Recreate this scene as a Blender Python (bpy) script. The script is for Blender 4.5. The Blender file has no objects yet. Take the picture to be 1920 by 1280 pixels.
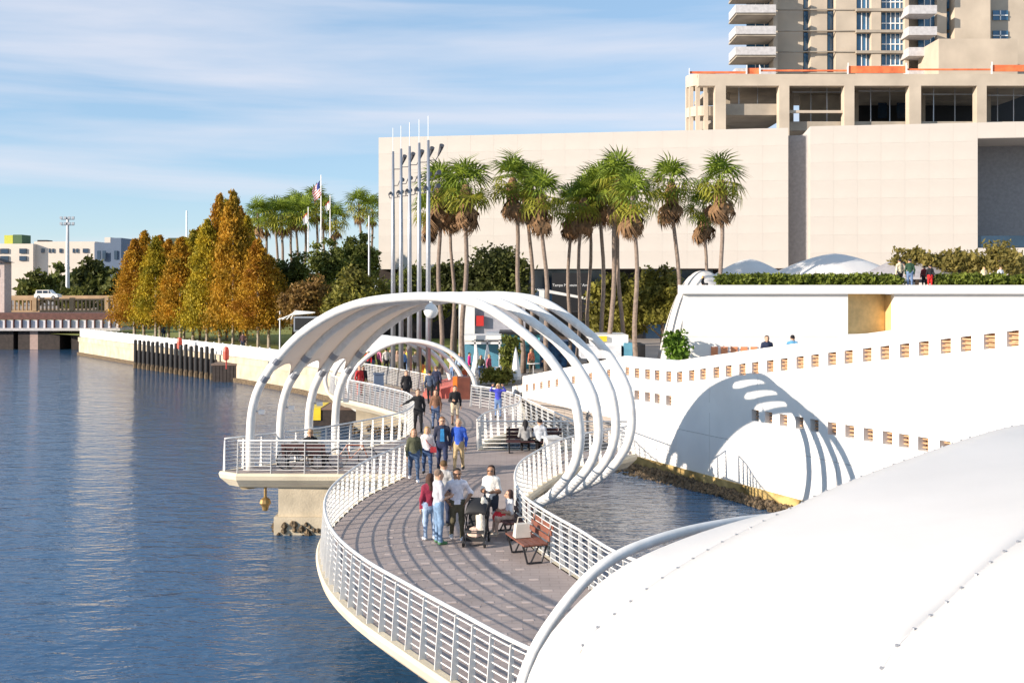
import bpy, bmesh, math, random
import numpy as np
from mathutils import Vector, Matrix
R = math.radians
random.seed(7); rng = np.random.default_rng(7)
SC = bpy.context.scene
COL = SC.collection
# ------------------------------------------------------------------ camera, sky, sun, exposure
FPX, HOR, CAMZ = 1950.0, 535.0, 8.4          # focal length in photo pixels, horizon row, eye height above the river
cam_d = bpy.data.cameras.new('camera'); cam = bpy.data.objects.new('camera', cam_d); COL.objects.link(cam)
cam.location = (0, 0, CAMZ); cam.rotation_euler = (R(90), 0, 0)
cam_d.sensor_width = 36; cam_d.lens = FPX / 1920 * 36
cam_d.shift_y = -(640 - HOR) / 1920; cam_d.clip_start = .1; cam_d.clip_end = 6000
SC.camera = cam
SUN_EL, SUN_DIR = R(17), (.885, .466)      # light travels towards +x +y
world = bpy.data.worlds.new('World'); SC.world = world; world.use_nodes = True
wn, wl = world.node_tree.nodes, world.node_tree.links
wn.clear()
sky = wn.new('ShaderNodeTexSky'); sky.sky_type = 'NISHITA'; sky.sun_disc = False
sky.sun_elevation = SUN_EL; sky.sun_rotation = math.atan2(-SUN_DIR[0], -SUN_DIR[1]); sky.air_density = .9; sky.dust_density = .0; sky.ozone_density = 1.6
tc = wn.new('ShaderNodeTexCoord'); mp = wn.new('ShaderNodeMapping'); mp.inputs['Scale'].default_value = (1.0, 1.0, 11.0)
mp.inputs['Rotation'].default_value = (0, R(1.5), 0); mp.inputs['Location'].default_value = (.35, .1, .82)
nz = wn.new('ShaderNodeTexNoise'); nz.inputs['Scale'].default_value = 1.5; nz.inputs['Detail'].default_value = 7; nz.inputs['Roughness'].default_value = .52; nz.inputs['Distortion'].default_value = .25
rp = wn.new('ShaderNodeValToRGB'); rp.color_ramp.elements[0].position = .47; rp.color_ramp.elements[1].position = .70
rp.color_ramp.elements[0].color = (.0, .0, .0, 1); rp.color_ramp.elements[1].color = (.8, .8, .8, 1)
bg = wn.new('ShaderNodeBackground'); bg.inputs[1].default_value = .13
mx = wn.new('ShaderNodeMixRGB'); mx.inputs[2].default_value = (4.1, 4.15, 4.6, 1)
out = wn.new('ShaderNodeOutputWorld')
wl.new(tc.outputs['Generated'], mp.inputs[0]); wl.new(mp.outputs[0], nz.inputs['Vector']); wl.new(nz.outputs[0], rp.inputs[0])
wl.new(rp.outputs[0], mx.inputs[0]); veil = wn.new('ShaderNodeMixRGB'); veil.inputs[0].default_value = .6; veil.inputs[2].default_value = (1.75, 2.75, 4.0, 1); wl.new(sky.outputs[0], veil.inputs[1]); wl.new(veil.outputs[0], mx.inputs[1]); wl.new(mx.outputs[0], bg.inputs[0]); wl.new(bg.outputs[0], out.inputs[0])
sl = bpy.data.lights.new('sun', 'SUN'); sl.energy = 5.0; sl.angle = R(.53); sl.color = (1, .88, .74)
so = bpy.data.objects.new('sun', sl); COL.objects.link(so)
so.rotation_euler = Vector((SUN_DIR[0] * math.cos(SUN_EL), SUN_DIR[1] * math.cos(SUN_EL), -math.sin(SUN_EL))).to_track_quat('-Z', 'Y').to_euler()
SC.view_settings.view_transform = 'Standard'; SC.view_settings.look = 'None'
SC.view_settings.exposure = .65; SC.view_settings.gamma = 1

# ------------------------------------------------------------------ helpers
def at(px, py, d):  return Vector(((px - 960) / FPX * d, d, CAMZ - (py - HOR) / FPX * d))
def gr(px, py, z=2.1):
    d = FPX * (CAMZ - z) / (py - HOR); return Vector(((px - 960) / FPX * d, d, z))
MATS = {}
def mat(name, col, rough=.6, metal=0, var=.12, scale=3.0, bump=0, bscale=20, col2=None, trans=0, coord='Object', spec=.5):
    if name in MATS: return MATS[name]
    m = bpy.data.materials.new(name); m.use_nodes = True; n, l = m.node_tree.nodes, m.node_tree.links
    p = n['Principled BSDF']; p.inputs['Roughness'].default_value = rough; p.inputs['Metallic'].default_value = metal
    p.inputs['Specular IOR Level'].default_value = spec
    c = n.new('ShaderNodeTexCoord'); t = n.new('ShaderNodeTexNoise'); t.inputs['Scale'].default_value = scale; t.inputs['Detail'].default_value = 5
    l.new(c.outputs[coord], t.inputs['Vector'])
    r = n.new('ShaderNodeValToRGB'); r.color_ramp.elements[0].position = .3; r.color_ramp.elements[1].position = .7
    a = [min(1, x * (1 - var)) for x in col]; b = [min(1, x * (1 + var)) for x in (col2 or col)]
    r.color_ramp.elements[0].color = (*a, 1); r.color_ramp.elements[1].color = (*b, 1)
    l.new(t.outputs[0], r.inputs[0]); l.new(r.outputs[0], p.inputs['Base Color'])
    if bump:
        t2 = n.new('ShaderNodeTexNoise'); t2.inputs['Scale'].default_value = bscale; t2.inputs['Detail'].default_value = 4
        bp = n.new('ShaderNodeBump'); bp.inputs['Strength'].default_value = bump; bp.inputs['Distance'].default_value = .05
        l.new(c.outputs[coord], t2.inputs['Vector']); l.new(t2.outputs[0], bp.inputs['Height']); l.new(bp.outputs[0], p.inputs['Normal'])
    if trans:
        o = n['Material Output']; tr = n.new('ShaderNodeBsdfTranslucent'); ms = n.new('ShaderNodeMixShader'); ms.inputs[0].default_value = trans
        l.new(r.outputs[0], tr.inputs[0]); l.new(p.outputs[0], ms.inputs[1]); l.new(tr.outputs[0], ms.inputs[2]); l.new(ms.outputs[0], o.inputs[0])
    MATS[name] = m; return m
class MB:                                         # collects shapes for ONE mesh
    def __init__(s): s.v, s.f, s.m = [], [], []
    def add(s, v, f, mi=0):
        o = len(s.v); s.v += [tuple(x) for x in v]; s.f += [tuple(i + o for i in q) for q in f]; s.m += [mi] * len(f)
    def box(s, c, d, rz=0, mi=0, taper=1):
        hx, hy, hz = d[0] / 2, d[1] / 2, d[2] / 2; ca, sa = math.cos(rz), math.sin(rz); v = []
        for z, k in ((-hz, 1), (hz, taper)):
            for x, y in ((-hx, -hy), (hx, -hy), (hx, hy), (-hx, hy)):
                x *= k; y *= k; v.append((c[0] + x * ca - y * sa, c[1] + x * sa + y * ca, c[2] + z))
        s.add(v, [(3, 2, 1, 0), (4, 5, 6, 7), (0, 1, 5, 4), (1, 2, 6, 5), (2, 3, 7, 6), (3, 0, 4, 7)], mi); return s
    def bb(s, x0, x1, y0, y1, z0, z1, mi=0): return s.box(((x0 + x1) / 2, (y0 + y1) / 2, (z0 + z1) / 2), (x1 - x0, y1 - y0, z1 - z0), 0, mi)
    def tube(s, pts, r, n=8, mi=0, cap=True):
        pts = [Vector(p) for p in pts]; N = len(pts); rr = r if hasattr(r, '__len__') else [r] * N; v = []; up = None
        for i, p in enumerate(pts):
            t = (pts[min(i + 1, N - 1)] - pts[max(i - 1, 0)]).normalized()
            if up is None: up = Vector((0, 0, 1)) if abs(t.z) < .9 else Vector((1, 0, 0))
            a = t.cross(up).normalized(); b = a.cross(t).normalized(); up = b
            for k in range(n):
                w = 2 * math.pi * k / n; v.append(p + a * (rr[i] * math.cos(w)) + b * (rr[i] * math.sin(w)))
        f = [(i * n + k, i * n + (k + 1) % n, (i + 1) * n + (k + 1) % n, (i + 1) * n + k) for i in range(N - 1) for k in range(n)]
        if cap: f += [tuple(range(n))[::-1], tuple(range((N - 1) * n, N * n))]
        s.add(v, f, mi); return s
    def lathe(s, c, prof, n=12, mi=0):
        v = [(c[0] + r * math.cos(2 * math.pi * k / n), c[1] + r * math.sin(2 * math.pi * k / n), c[2] + z) for r, z in prof for k in range(n)]
        f = [(i * n + k, i * n + (k + 1) % n, (i + 1) * n + (k + 1) % n, (i + 1) * n + k) for i in range(len(prof) - 1) for k in range(n)]
        f += [tuple(range(n))[::-1], tuple(range((len(prof) - 1) * n, len(prof) * n))]
        s.add(v, f, mi); return s
    def grid(s, P, mi=0):                           # P: rows of points
        r, c = len(P), len(P[0]); s.add([p for row in P for p in row], [(i * c + j, i * c + j + 1, (i + 1) * c + j + 1, (i + 1) * c + j) for i in range(r - 1) for j in range(c - 1)], mi); return s
    def prism(s, poly, z0, z1, mi=0):
        n = len(poly); v = [(p[0], p[1], z0) for p in poly] + [(p[0], p[1], z1) for p in poly]
        s.add(v, [tuple(range(n))[::-1], tuple(range(n, 2 * n))] + [(i, (i + 1) % n, n + (i + 1) % n, n + i) for i in range(n)], mi); return s
    def build(s, name, mats, parent=None, smooth=False, tri=False):
        me = bpy.data.meshes.new(name); me.from_pydata(s.v, [], s.f)
        for m in (mats if isinstance(mats, (list, tuple)) else [mats]): me.materials.append(m)
        if len(me.materials) > 1: me.polygons.foreach_set('material_index', s.m)
        if smooth: me.polygons.foreach_set('use_smooth', [True] * len(me.polygons))
        if tri:
            b = bmesh.new(); b.from_mesh(me); bmesh.ops.triangulate(b, faces=[q for q in b.faces if len(q.verts) > 4]); bmesh.ops.recalc_face_normals(b, faces=b.faces); b.to_mesh(me); b.free()
        me.update(); o = bpy.data.objects.new(name, me); COL.objects.link(o); o.parent = parent; return o
def tag(o, label=None, cat=None, group=None, kind=None):
    if label: o['label'] = label
    if cat: o['category'] = cat
    if group: o['group'] = group
    if kind: o['kind'] = kind
    return o
def thing(name, label, cat, loc=(0, 0, 0), rz=0, group=None):
    o = bpy.data.objects.new(name, None); o.empty_display_size = .2; COL.objects.link(o); o.location = loc; o.rotation_euler = (0, 0, rz)
    return tag(o, label, cat, group)
def inst(name, mesh, parent, loc=(0, 0, 0), rot=(0, 0, 0), sc=(1, 1, 1)):
    o = bpy.data.objects.new(name, mesh); COL.objects.link(o); o.parent = parent; o.location = loc; o.rotation_euler = rot; o.scale = sc; return o
def copy_tree(o, parent=None):
    c = o.copy(); COL.objects.link(c); c.parent = parent
    for ch in list(o.children): copy_tree(ch, c)
    return c
def spline(pts, step=.3):
    P = [Vector(p) for p in pts]; o = []
    for i in range(len(P) - 1):
        a, b, c, d = P[max(i - 1, 0)], P[i], P[i + 1], P[min(i + 2, len(P) - 1)]; n = max(1, int((c - b).length / step))
        for k in range(n):
            t = k / n; o.append(.5 * ((2 * b) + (c - a) * t + (2 * a - 5 * b + 4 * c - d) * t * t + (3 * b - a - 3 * c + d) * t ** 3))
    return o + [P[-1]]
def resample(P, step):
    L = [0]; 
    for a, b in zip(P, P[1:]): L.append(L[-1] + (b - a).length)
    n = max(1, round(L[-1] / step)); o = []; j = 0
    for k in range(n + 1):
        s = L[-1] * k / n
        while j < len(P) - 2 and L[j + 1] < s: j += 1
        t = (s - L[j]) / max(1e-6, L[j + 1] - L[j]); p = P[j].lerp(P[j + 1], min(1, t)); o.append((p, (P[j + 1] - P[j]).normalized()))
    return o
# ------------------------------------------------------------------ materials
WHITE = mat('white paint', (.8, .79, .77), .45, var=.04, scale=1.2)
STEEL = mat('white coated steel', (.73, .715, .69), .45, var=.1, scale=5, bump=.05, bscale=30)
MEMB = mat('membrane fabric', (.88, .87, .85), .55, var=.03, scale=.8, trans=.27, bump=.1, bscale=3)
CONC = mat('pale concrete', (.52, .44, .32), .85, var=.22, scale=1.1, bump=.25, bscale=14)
WALLW = mat('white stucco', (.80, .78, .75), .75, var=.06, scale=.7, bump=.08, bscale=30)
STAIN = mat('stained concrete', (.36, .22, .06), .9, var=.5, scale=1.7, bump=.5, bscale=8, col2=(.42, .30, .12))
OYST = mat('oyster crust', (.06, .045, .03), .95, var=.5, scale=9, bump=1, bscale=25, col2=(.17, .12, .07))
DARKW = mat('dark timber', (.035, .025, .022), .8, var=.4, scale=4, bump=.3)
METAL = mat('galvanised steel', (.42, .43, .46), .4, .7, var=.08, scale=3)
DKMET = mat('dark metal', (.03, .03, .035), .45, .5, var=.2)
BARK = mat('grey bark', (.23, .175, .14), .9, var=.25, scale=6, bump=.5, bscale=18)
GLASS = mat('dark blue glass', (.015, .04, .08), .08, 0, var=.3, scale=.4, spec=.9)
BLACK = mat('black', (.012, .012, .014), .6, var=.2)
GRASS = mat('lawn', (.19, .20, .03), .95, var=.25, scale=.6, bump=.5, bscale=12)
PAVE = mat('plaza paving', (.34, .29, .25), .85, var=.1, scale=.8)
RED = mat('red paint', (.55, .03, .025), .5); ORANGE = mat('orange paint', (.75, .19, .02), .55); YELLOW = mat('yellow paint', (.75, .55, .03), .5)
def fabric():
    m = MEMB; n, l = m.node_tree.nodes, m.node_tree.links; tr = next(q for q in n if q.type == 'BSDF_TRANSLUCENT')
    for k in list(tr.inputs[0].links): l.remove(k)
    tr.inputs[0].default_value = (.80, .62, .42, 1)
fabric()
def leafmat(name, a, b, sc=.5, trans=.3): return mat(name, a, .65, var=.35, scale=sc, col2=b, trans=trans, spec=.25)
def brickmat(name, c1, c2, mortar, sx, sy, ms=.012, rough=.85, bump=.3, off=.5):
    m = bpy.data.materials.new(name); m.use_nodes = True; n, l = m.node_tree.nodes, m.node_tree.links; p = n['Principled BSDF']; p.inputs['Roughness'].default_value = rough
    c = n.new('ShaderNodeTexCoord'); b = n.new('ShaderNodeTexBrick'); b.inputs['Scale'].default_value = 1; b.offset = off
    b.inputs['Color1'].default_value = (*c1, 1); b.inputs['Color2'].default_value = (*c2, 1); b.inputs['Mortar'].default_value = (*mortar, 1)
    b.inputs['Brick Width'].default_value = sx; b.inputs['Row Height'].default_value = sy; b.inputs['Mortar Size'].default_value = ms
    t = n.new('ShaderNodeTexNoise'); t.inputs['Scale'].default_value = .9; t.inputs['Detail'].default_value = 6
    mm = n.new('ShaderNodeMixRGB'); mm.blend_type = 'OVERLAY'; mm.inputs[0].default_value = .35
    l.new(c.outputs['Object'], b.inputs['Vector']); l.new(c.outputs['Object'], t.inputs['Vector']); l.new(b.outputs[0], mm.inputs[1]); l.new(t.outputs[0], mm.inputs[2]); l.new(mm.outputs[0], p.inputs['Base Color'])
    return m
DECKM = brickmat('deck pavers', (.335, .275, .25), (.36, .295, .27), (.285, .23, .21), .4, .2)
# ------------------------------------------------------------------ water and land
def water():
    m = bpy.data.materials.new('river water'); m.use_nodes = True; n, l = m.node_tree.nodes, m.node_tree.links; p = n['Principled BSDF']
    p.inputs['Base Color'].default_value = (.032, .09, .18, 1); p.inputs['Roughness'].default_value = .05; p.inputs['IOR'].default_value = 1.33
    c = n.new('ShaderNodeTexCoord'); h = None
    for sc, st, sx in ((.45, .5, 1.4), (1.3, .42, 1.7), (3.6, .2, 1.8), (9.0, .06, 1.8)):
        mpp = n.new('ShaderNodeMapping'); mpp.inputs['Scale'].default_value = (1 / sx, 1.25, 1); mpp.inputs['Rotation'].default_value = (0, 0, R(8))
        t = n.new('ShaderNodeTexNoise'); t.inputs['Scale'].default_value = sc; t.inputs['Detail'].default_value = 3; t.inputs['Distortion'].default_value = .6
        l.new(c.outputs['Object'], mpp.inputs[0]); l.new(mpp.outputs[0], t.inputs['Vector'])
        q = n.new('ShaderNodeMath'); q.operation = 'MULTIPLY'; q.inputs[1].default_value = st; l.new(t.outputs[0], q.inputs[0])
        if h is None: h = q
        else:
            a = n.new('ShaderNodeMath'); a.operation = 'ADD'; l.new(h.outputs[0], a.inputs[0]); l.new(q.outputs[0], a.inputs[1]); h = a
    b = n.new('ShaderNodeBump'); b.inputs['Strength'].default_value = 1; b.inputs['Distance'].default_value = .16
    l.new(h.outputs[0], b.inputs['Height']); l.new(b.outputs[0], p.inputs['Normal']); return m
wb = MB(); wb.add([(-900, -60, 0), (600, -60, 0), (600, 1500, 0), (-900, 1500, 0)], [(0, 1, 2, 3)])
tag(wb.build('river_water', water()), 'rippled blue river water beside the curved walkway', kind='structure')
SEA = [(-52, 126), (-36, 106), (-23, 90), (-16, 81), (-11.2, 73), (-10.7, 70.8), (-4.9, 60.2), (.3, 58.4), (3.2, 53), (5.6, 48.2)]
land = SEA + [(10.6, 48.6), (60, 30), (300, 30), (900, 1400), (-900, 1400), (-900, 180), (-60, 150), (-54, 131)]
lb = MB(); lb.prism(land, -2, 2.07)
tag(lb.build('ground', PAVE, tri=True), 'paved riverside ground behind the seawall', kind='structure')
gl = MB(); gl.add([(-51, 128, 2.09), (-35, 108, 2.09), (-22.5, 92.5, 2.09), (-15, 83, 2.09), (-4, 78, 2.09), (2, 100, 2.09), (-10, 190, 2.09), (-120, 230, 2.09), (-100, 170, 2.09)], [tuple(range(9))])
tag(gl.build('lawn', GRASS, tri=True), 'green park lawn under the cypress trees', kind='structure')
def wallstrip(line, z0, z1, th, mat_, name, parent=None, off=0):
    b = MB(); P = [Vector((p[0], p[1], 0)) for p in line]; A, B = [], []
    for i, p in enumerate(P):
        t = (P[min(i + 1, len(P) - 1)] - P[max(i - 1, 0)]).normalized(); nn = Vector((-t.y, t.x, 0)); A.append(p + nn * off); B.append(p + nn * (off + th))
    zz = lambda q, i: q[i] if hasattr(q, '__len__') else q
    for i in range(len(P) - 1):
        v = []
        for q in (A[i], A[i + 1], B[i + 1], B[i]): pass
        v = [(A[i].x, A[i].y, zz(z0, i)), (A[i + 1].x, A[i + 1].y, zz(z0, i + 1)), (B[i + 1].x, B[i + 1].y, zz(z0, i + 1)), (B[i].x, B[i].y, zz(z0, i)),
             (A[i].x, A[i].y, zz(z1, i)), (A[i + 1].x, A[i + 1].y, zz(z1, i + 1)), (B[i + 1].x, B[i + 1].y, zz(z1, i + 1)), (B[i].x, B[i].y, zz(z1, i))]
        b.add(v, [(0, 1, 5, 4), (2, 3, 7, 6), (4, 5, 6, 7), (0, 3, 2, 1)] + ([(3, 0, 4, 7)] if i == 0 else []) + ([(1, 2, 6, 5)] if i == len(P) - 2 else []))
    return b.build(name, mat_, parent)
sw = thing('seawall', 'long cream concrete seawall below the white park fence', 'seawall', (0, 0, 0))
wallstrip(SEA[:6], -1, 1.62, .6, CONC, 'wall_face', sw, off=-.45); wallstrip(SEA[:6], 1.62, 2.16, .85, CONC, 'coping', sw, off=-.56); wallstrip(SEA[:6], -1, .35, .3, OYST, 'oyster_band', sw, off=-.68)
wf = thing('park_fence', 'long low white fence on top of the seawall', 'fence', (0, 0, 2.16))
for k, (p, t) in enumerate(resample([Vector((a, b, 0)) for a, b in SEA[:6]], 1.9)[:-1]):
    m = MB(); m.box((0, 0, .5), (1.84, .07, .98)); m.box((-.93, 0, .54), (.1, .12, 1.08))
    if k == 0: pm = m.build('fence_panel', WHITE, wf); pm.location = (p.x, p.y, 0); pm.rotation_euler.z = math.atan2(t.y, t.x)
    else: inst('fence_panel', pm.data, wf, (p.x, p.y, 0), (0, 0, math.atan2(t.y, t.x)))
# ------------------------------------------------------------------ walkway deck
LEFT = [(9, 8.4), (6.5, 9.5), (4.4, 10.9), (2.6, 12.4), (1.2, 13.8), (.1, 15.1), (-.87, 16.6), (-1.81, 18.1), (-2.85, 19.85), (-3.75, 21.9), (-4.4, 24.4), (-4.65, 26.7), (-4.55, 29), (-4.3, 31), (-3.85, 32.8), (-3.5, 34.2)]
PIER_F = [(-3.55, 34.75), (-9.2, 34.9)]
PIER_B = [(-9.75, 35.3), (-7.5, 37.4), (-6.6, 38.6), (-4.75, 42), (-4.3, 44.5), (-4.45, 47.5), (-5.1, 50.4), (-5.9, 52), (-7.2, 54.5), (-8.8, 57), (-9.9, 59), (-10.8, 62), (-11, 66), (-10.9, 70.6)]
RIGHT = [(11, 12.2), (7.5, 13.8), (5.5, 15.4), (4.2, 17), (3.0, 18.7), (2.07, 20.2), (1.41, 22.2), (.84, 23.8), (.34, 25.5), (.11, 27.2), (.09, 28.9), (.26, 30.7), (.73, 32.5), (1.41, 34.5), (2.1, 35.9), (2.95, 37), (3.9, 38), (4.5, 38.9)]
ALC = [(4.4, 39.75), (-1.3, 39.8)]
VOID = [(-1.35, 40.2), (-1.1, 42.4), (-.4, 44.2), (.25, 45.7), (.4, 48.6)]
v2 = lambda L: [Vector((a, b, 0)) for a, b in L]
Lp, Rp, PBp, VDp = spline(v2(LEFT), .35), spline(v2(RIGHT), .35), spline(v2(PIER_B), .5), spline(v2(VOID), .4)
outline = Lp + v2(PIER_F) + PBp + v2([(-4.9, 60.25), (.3, 58.45), (.5, 52)]) + VDp[::-1] + v2(ALC)[::-1] + Rp[::-1]
def offset_poly(P, o):
    res = []
    for i, p in enumerate(P):
        t = (P[(i + 1) % len(P)] - P[i - 1]).normalized(); res.append(p + Vector((-t.y, t.x, 0)) * o)
    return res
area = sum(a.x * b.y - b.x * a.y for a, b in zip(outline, outline[1:] + outline[:1]))
sg = -1 if area > 0 else 1
dk = MB(); dk.prism(outline, 1.75, 2.1)
deck = tag(dk.build('walkway', DECKM, tri=True), 'curving paved walkway over the river', kind='structure')
fb = MB(); n = len(outline)
prof = [(.02, 2.115), (.16, 2.115), (.2, 2.04), (.16, 1.9), (-.15, 1.62), (-.6, 1.5)]
rings_ = [[(p.x, p.y, z) for p in offset_poly(outline, sg * o)] for o, z in prof]
for a, b in zip(rings_, rings_[1:]):
    o = len(fb.v); fb.v += a + b; fb.f += [(o + i, o + (i + 1) % n, o + n + (i + 1) % n, o + n + i) for i in range(n)]; fb.m += [0] * n
fb.build('edge_fascia', mat('cream fascia', (.66, .57, .42), .75, var=.12, scale=1.3, bump=.15), deck)
cw = MB(); q = v2([(.4, 48.6), (1.4, 44.2), (2.4, 39.8)]); cw.prism([(a.x - .3, a.y) for a in q] + [(a.x + .3, a.y) for a in q[::-1]], 1.7, 2.09)
cw.build('catwalk_strip', CONC, deck, tri=True)
# bright inlay pavers of the deck (rows of small pale stones)
ib = MB(); ib.box((0, 0, 0), (.2, .1, .012)); inl = ib.build('inlay_paver', mat('pale inlay', (.50, .41, .37), .8), deck); inl.location = (-.4, 22, 2.101)
for k in range(130):
    row, i = divmod(k, 13); y = 17.2 + i * .8 + (row % 2) * .3; cx = np.interp(y, [16, 20, 24, 28, 34], [1.0, -.4, -1.9, -2.3, -1.2]); x = cx + (row - 2.5) * .38 + random.uniform(-.03, .03)
    if row < 8: inst('inlay_paver', inl.data, deck, (x, y, 2.101), (0, 0, .1))
# piers under the walkway
def pier(x, y, w, dp, label, rz=0):
    t = thing('walkway_pier', label, 'pier', (x, y, 0), rz, 'concrete piers under the walkway'); m = MB(); m.box((0, 0, .95), (w, dp, 1.5)); m.box((0, 0, -.2), (w + .25, dp + .25, 1.6)); m.build('column', CONC, t)
    o = MB()
    for k in range(170):
        a = random.uniform(0, 6.283); ex, ey = (w + .3) / 2, (dp + .3) / 2; c, s_ = math.cos(a), math.sin(a); k2 = 1 / max(abs(c) / ex, abs(s_) / ey)
        r = random.uniform(.06, .15); o.lathe((c * k2, s_ * k2, random.uniform(-.1, .42)), [(.02, -r), (r, -.2 * r), (r * .6, .5 * r), (.01, r)], 5)
    tag(o.build('oyster_crust', OYST, t), kind='stuff')
pier(-6.6, 36.1, 2.6, 1.9, 'square concrete pier crusted with oysters under the viewing platform')
pier(-1.0, 23.5, 1.6, 2.0, 'pier in shadow under the near bend of the walkway'); pier(.2, 33.6, 1.7, 1.8, 'dark pier below the ends of the white arches'); pier(-7.6, 60, 2.5, 2, 'far pier under the small canopy platform'); pier(2.6, 15.4, 2, 2, 'pier under the walkway beside the foreground canopy')
# ------------------------------------------------------------------ railings
finb = MB(); finb.add([(-.008, -.02, 0), (.008, -.02, 0), (.008, .12, 0), (-.008, .12, 0), (-.008, -.03, 1.05), (.008, -.03, 1.05), (.008, .035, 1.05), (-.008, .035, 1.05)], [(3, 2, 1, 0), (4, 5, 6, 7), (0, 1, 5, 4), (1, 2, 6, 5), (2, 3, 7, 6), (3, 0, 4, 7)])
fin0 = None
def railing(P, label, step=.55, rods=8, top=.034, side=1, n=6):
    global fin0
    t = thing('railing', label, 'railing', (0, 0, 2.1), 0, 'white railings along the walkway')
    P = [Vector((p.x, p.y, 0)) for p in P]
    MB().tube([p + Vector((0, 0, 1.1)) for p in P], top, 8).build('handrail', STEEL, t, True)
    for k in range(rods): MB().tube([p + Vector((0, 0, .12 + k * .88 / (rods - 1))) for p in P], .0125, 5).build('rod', STEEL, t, True)
    for p, d in resample(P, step):
        a = math.atan2(d.y, d.x) + (0 if side > 0 else math.pi)
        if fin0 is None: fin0 = finb.build('post', STEEL, t); fin0.location = p; fin0.rotation_euler.z = a
        else: inst('post', fin0.data, t, p, (0, 0, a))
    return t
railing(Lp, 'near river-side curved railing sweeping along the bottom of the walkway', side=1)
railing(spline([p for p in v2(PIER_F)] , .6) , 'straight front railing of the left viewing platform', step=1.15, side=1, n=6)
railing(PBp[:int(len(PBp) * .78)], 'winding river-side railing from the viewing platform to the small canopy', step=.7)
railing(Rp, 'landward curved railing beside the two near benches', side=-1)
railing(v2(ALC), 'straight railing behind the dark double bench', step=1.1, side=1, rods=7)
railing(VDp, 'short curved railing around the gap left of the dark bench', side=-1, step=.7)
railing(spline(v2([(.4, 48.6), (1.4, 44.2), (2.4, 39.9)]), .8), 'slanting railing of the narrow catwalk along the white wall', step=1.0, rods=7)
railing(spline(v2([(.4, 48.9), (-.6, 52), (-2.1, 54.2)]), .8), 'railing behind the girl in blue by the orange barrier', step=.9, rods=7)
railing(spline(v2([(-10.7, 70.5), (-7.6, 65.6), (-4.9, 60.6)]), .8), 'far railing below the crowd on the promenade', step=.45, rods=10)
# ------------------------------------------------------------------ arch canopies
PROF = [(0.0, -6.3), (0.0, -5.22), (0.09, -4.27), (0.41, -3.42), (1.12, -2.51), (2.05, -1.67), (3.18, -1.01), (4.26, -0.62), (5.45, -0.43), (6.94, -0.35), (8.24, -0.45), (8.9, -0.62), (9.45, -0.9), (10.03, -1.27), (10.62, -1.7), (11.12, -2.18), (11.57, -2.78), (11.9, -3.38), (12.04, -4.09), (12.04, -4.71), (11.85, -5.33), (11.51, -5.83), (11.1, -6.25), (10.5, -6.6), (9.6, -6.85)]
def ringpts(F, u, prof, off=0, st=.3):
    P = spline([Vector((t, 0, z)) for t, z in prof], st); o = []
    for i, p in enumerate(P):
        tg = (P[min(i + 1, len(P) - 1)] - P[max(i - 1, 0)]).normalized(); nn = Vector((tg.z, 0, -tg.x))   # inwards
        q = p + nn * off; o.append(Vector((F[0] + u[0] * q.x, F[1] + u[1] * q.x, CAMZ + q.z)))
    return o
def canopy(label, feet, u, prof, r, m0, m1, sag=.12, scallop=.9, panels=True, brackets=True, off=-.1, tabs=False):
    t = thing('arch_canopy', label, 'canopy', (feet[0][0], feet[0][1], 2.1)); L = Vector((feet[0][0], feet[0][1], 2.1)); rings = []
    for F in feet:
        sh_k = 1 - .011 * feet.index(F); pk = [(a * sh_k, b) for a, b in prof]; P = [p - L for p in ringpts(F, u, pk)]; rings.append(P); MB().tube(P, r, 12).build('arch_tube', STEEL, t, True)
    N = min(len(q) for q in rings); i0, i1 = int(m0 * N), int(m1 * N)
    for a, F in enumerate(feet[:-1]):
        A, B = [p - L for p in ringpts(F, u, [(x * (1 - .011 * a), z) for x, z in prof], off)], [p - L for p in ringpts(feet[a + 1], u, [(x * (1 - .011 * (a + 1)), z) for x, z in prof], off)]
        G = []; K = 10
        for k in range(K + 1):
            w = k / K; bow = math.sin(math.pi * w); row = []
            j0, j1 = i0 + bow * scallop * 3, i1 - bow * scallop * 4
            for q in range(41):
                x = j0 + (j1 - j0) * q / 40; i = int(x); fr = x - i; i2 = min(i + 1, N - 1)
                p = A[i].lerp(A[i2], fr).lerp(B[i].lerp(B[i2], fr), w); c = (rings[a][N // 2] + rings[a][0]) / 2
                row.append(p + Vector((0, 0, -sag * bow)))
            G.append(row)
        o = MB().grid(G).build('membrane_panel', MEMB, t, True); s = o.modifiers.new('thick', 'SOLIDIFY'); s.thickness = .02
    if brackets:
        for P in rings:
            for i in (i0 + 1, i0 + 3):
                m = MB(); d = (P[i + 1] - P[i]).normalized(); m.tube([P[i] - d * .12, P[i] + d * .12], r * 1.12, 12); m.build('clamp', METAL, t)
            i = i0 - 3; m = MB(); m.tube([P[i], P[i] + Vector((.3, -.05, -.02))], .03, 6); m.box(P[i] + Vector((.34, -.05, -.03)), (.2, .14, .13)); m.build('spotlight', METAL, t)
    return t
feet = [(-8.94 + .77 * k, 35.5 + 1.17 * k) for k in range(4)]
canopy('large white arch canopy with cream membrane over the viewing platform', feet, (.906, -.423), PROF, .148, .15, .5)
R2 = [(893, 735), (888, 710), (872, 685), (850, 664), (820, 648), (780, 639), (745, 641), (715, 652), (690, 668), (668, 690), (655, 715), (655, 735), (665, 757), (682, 772), (705, 782), (735, 788)]
PR2 = [(-(x - 893) / FPX * 60, -(y - HOR) / FPX * 60) for x, y in R2]; PR2[0] = (0, -6.3)
canopy('small white arch canopy at the far bend of the walkway', [(-2.06 - .8 * k, 60 + 1.5 * k) for k in range(4)], (-1, 0), PR2, .13, .3, .62, sag=.06, scallop=.5, brackets=False, off=.02)
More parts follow.
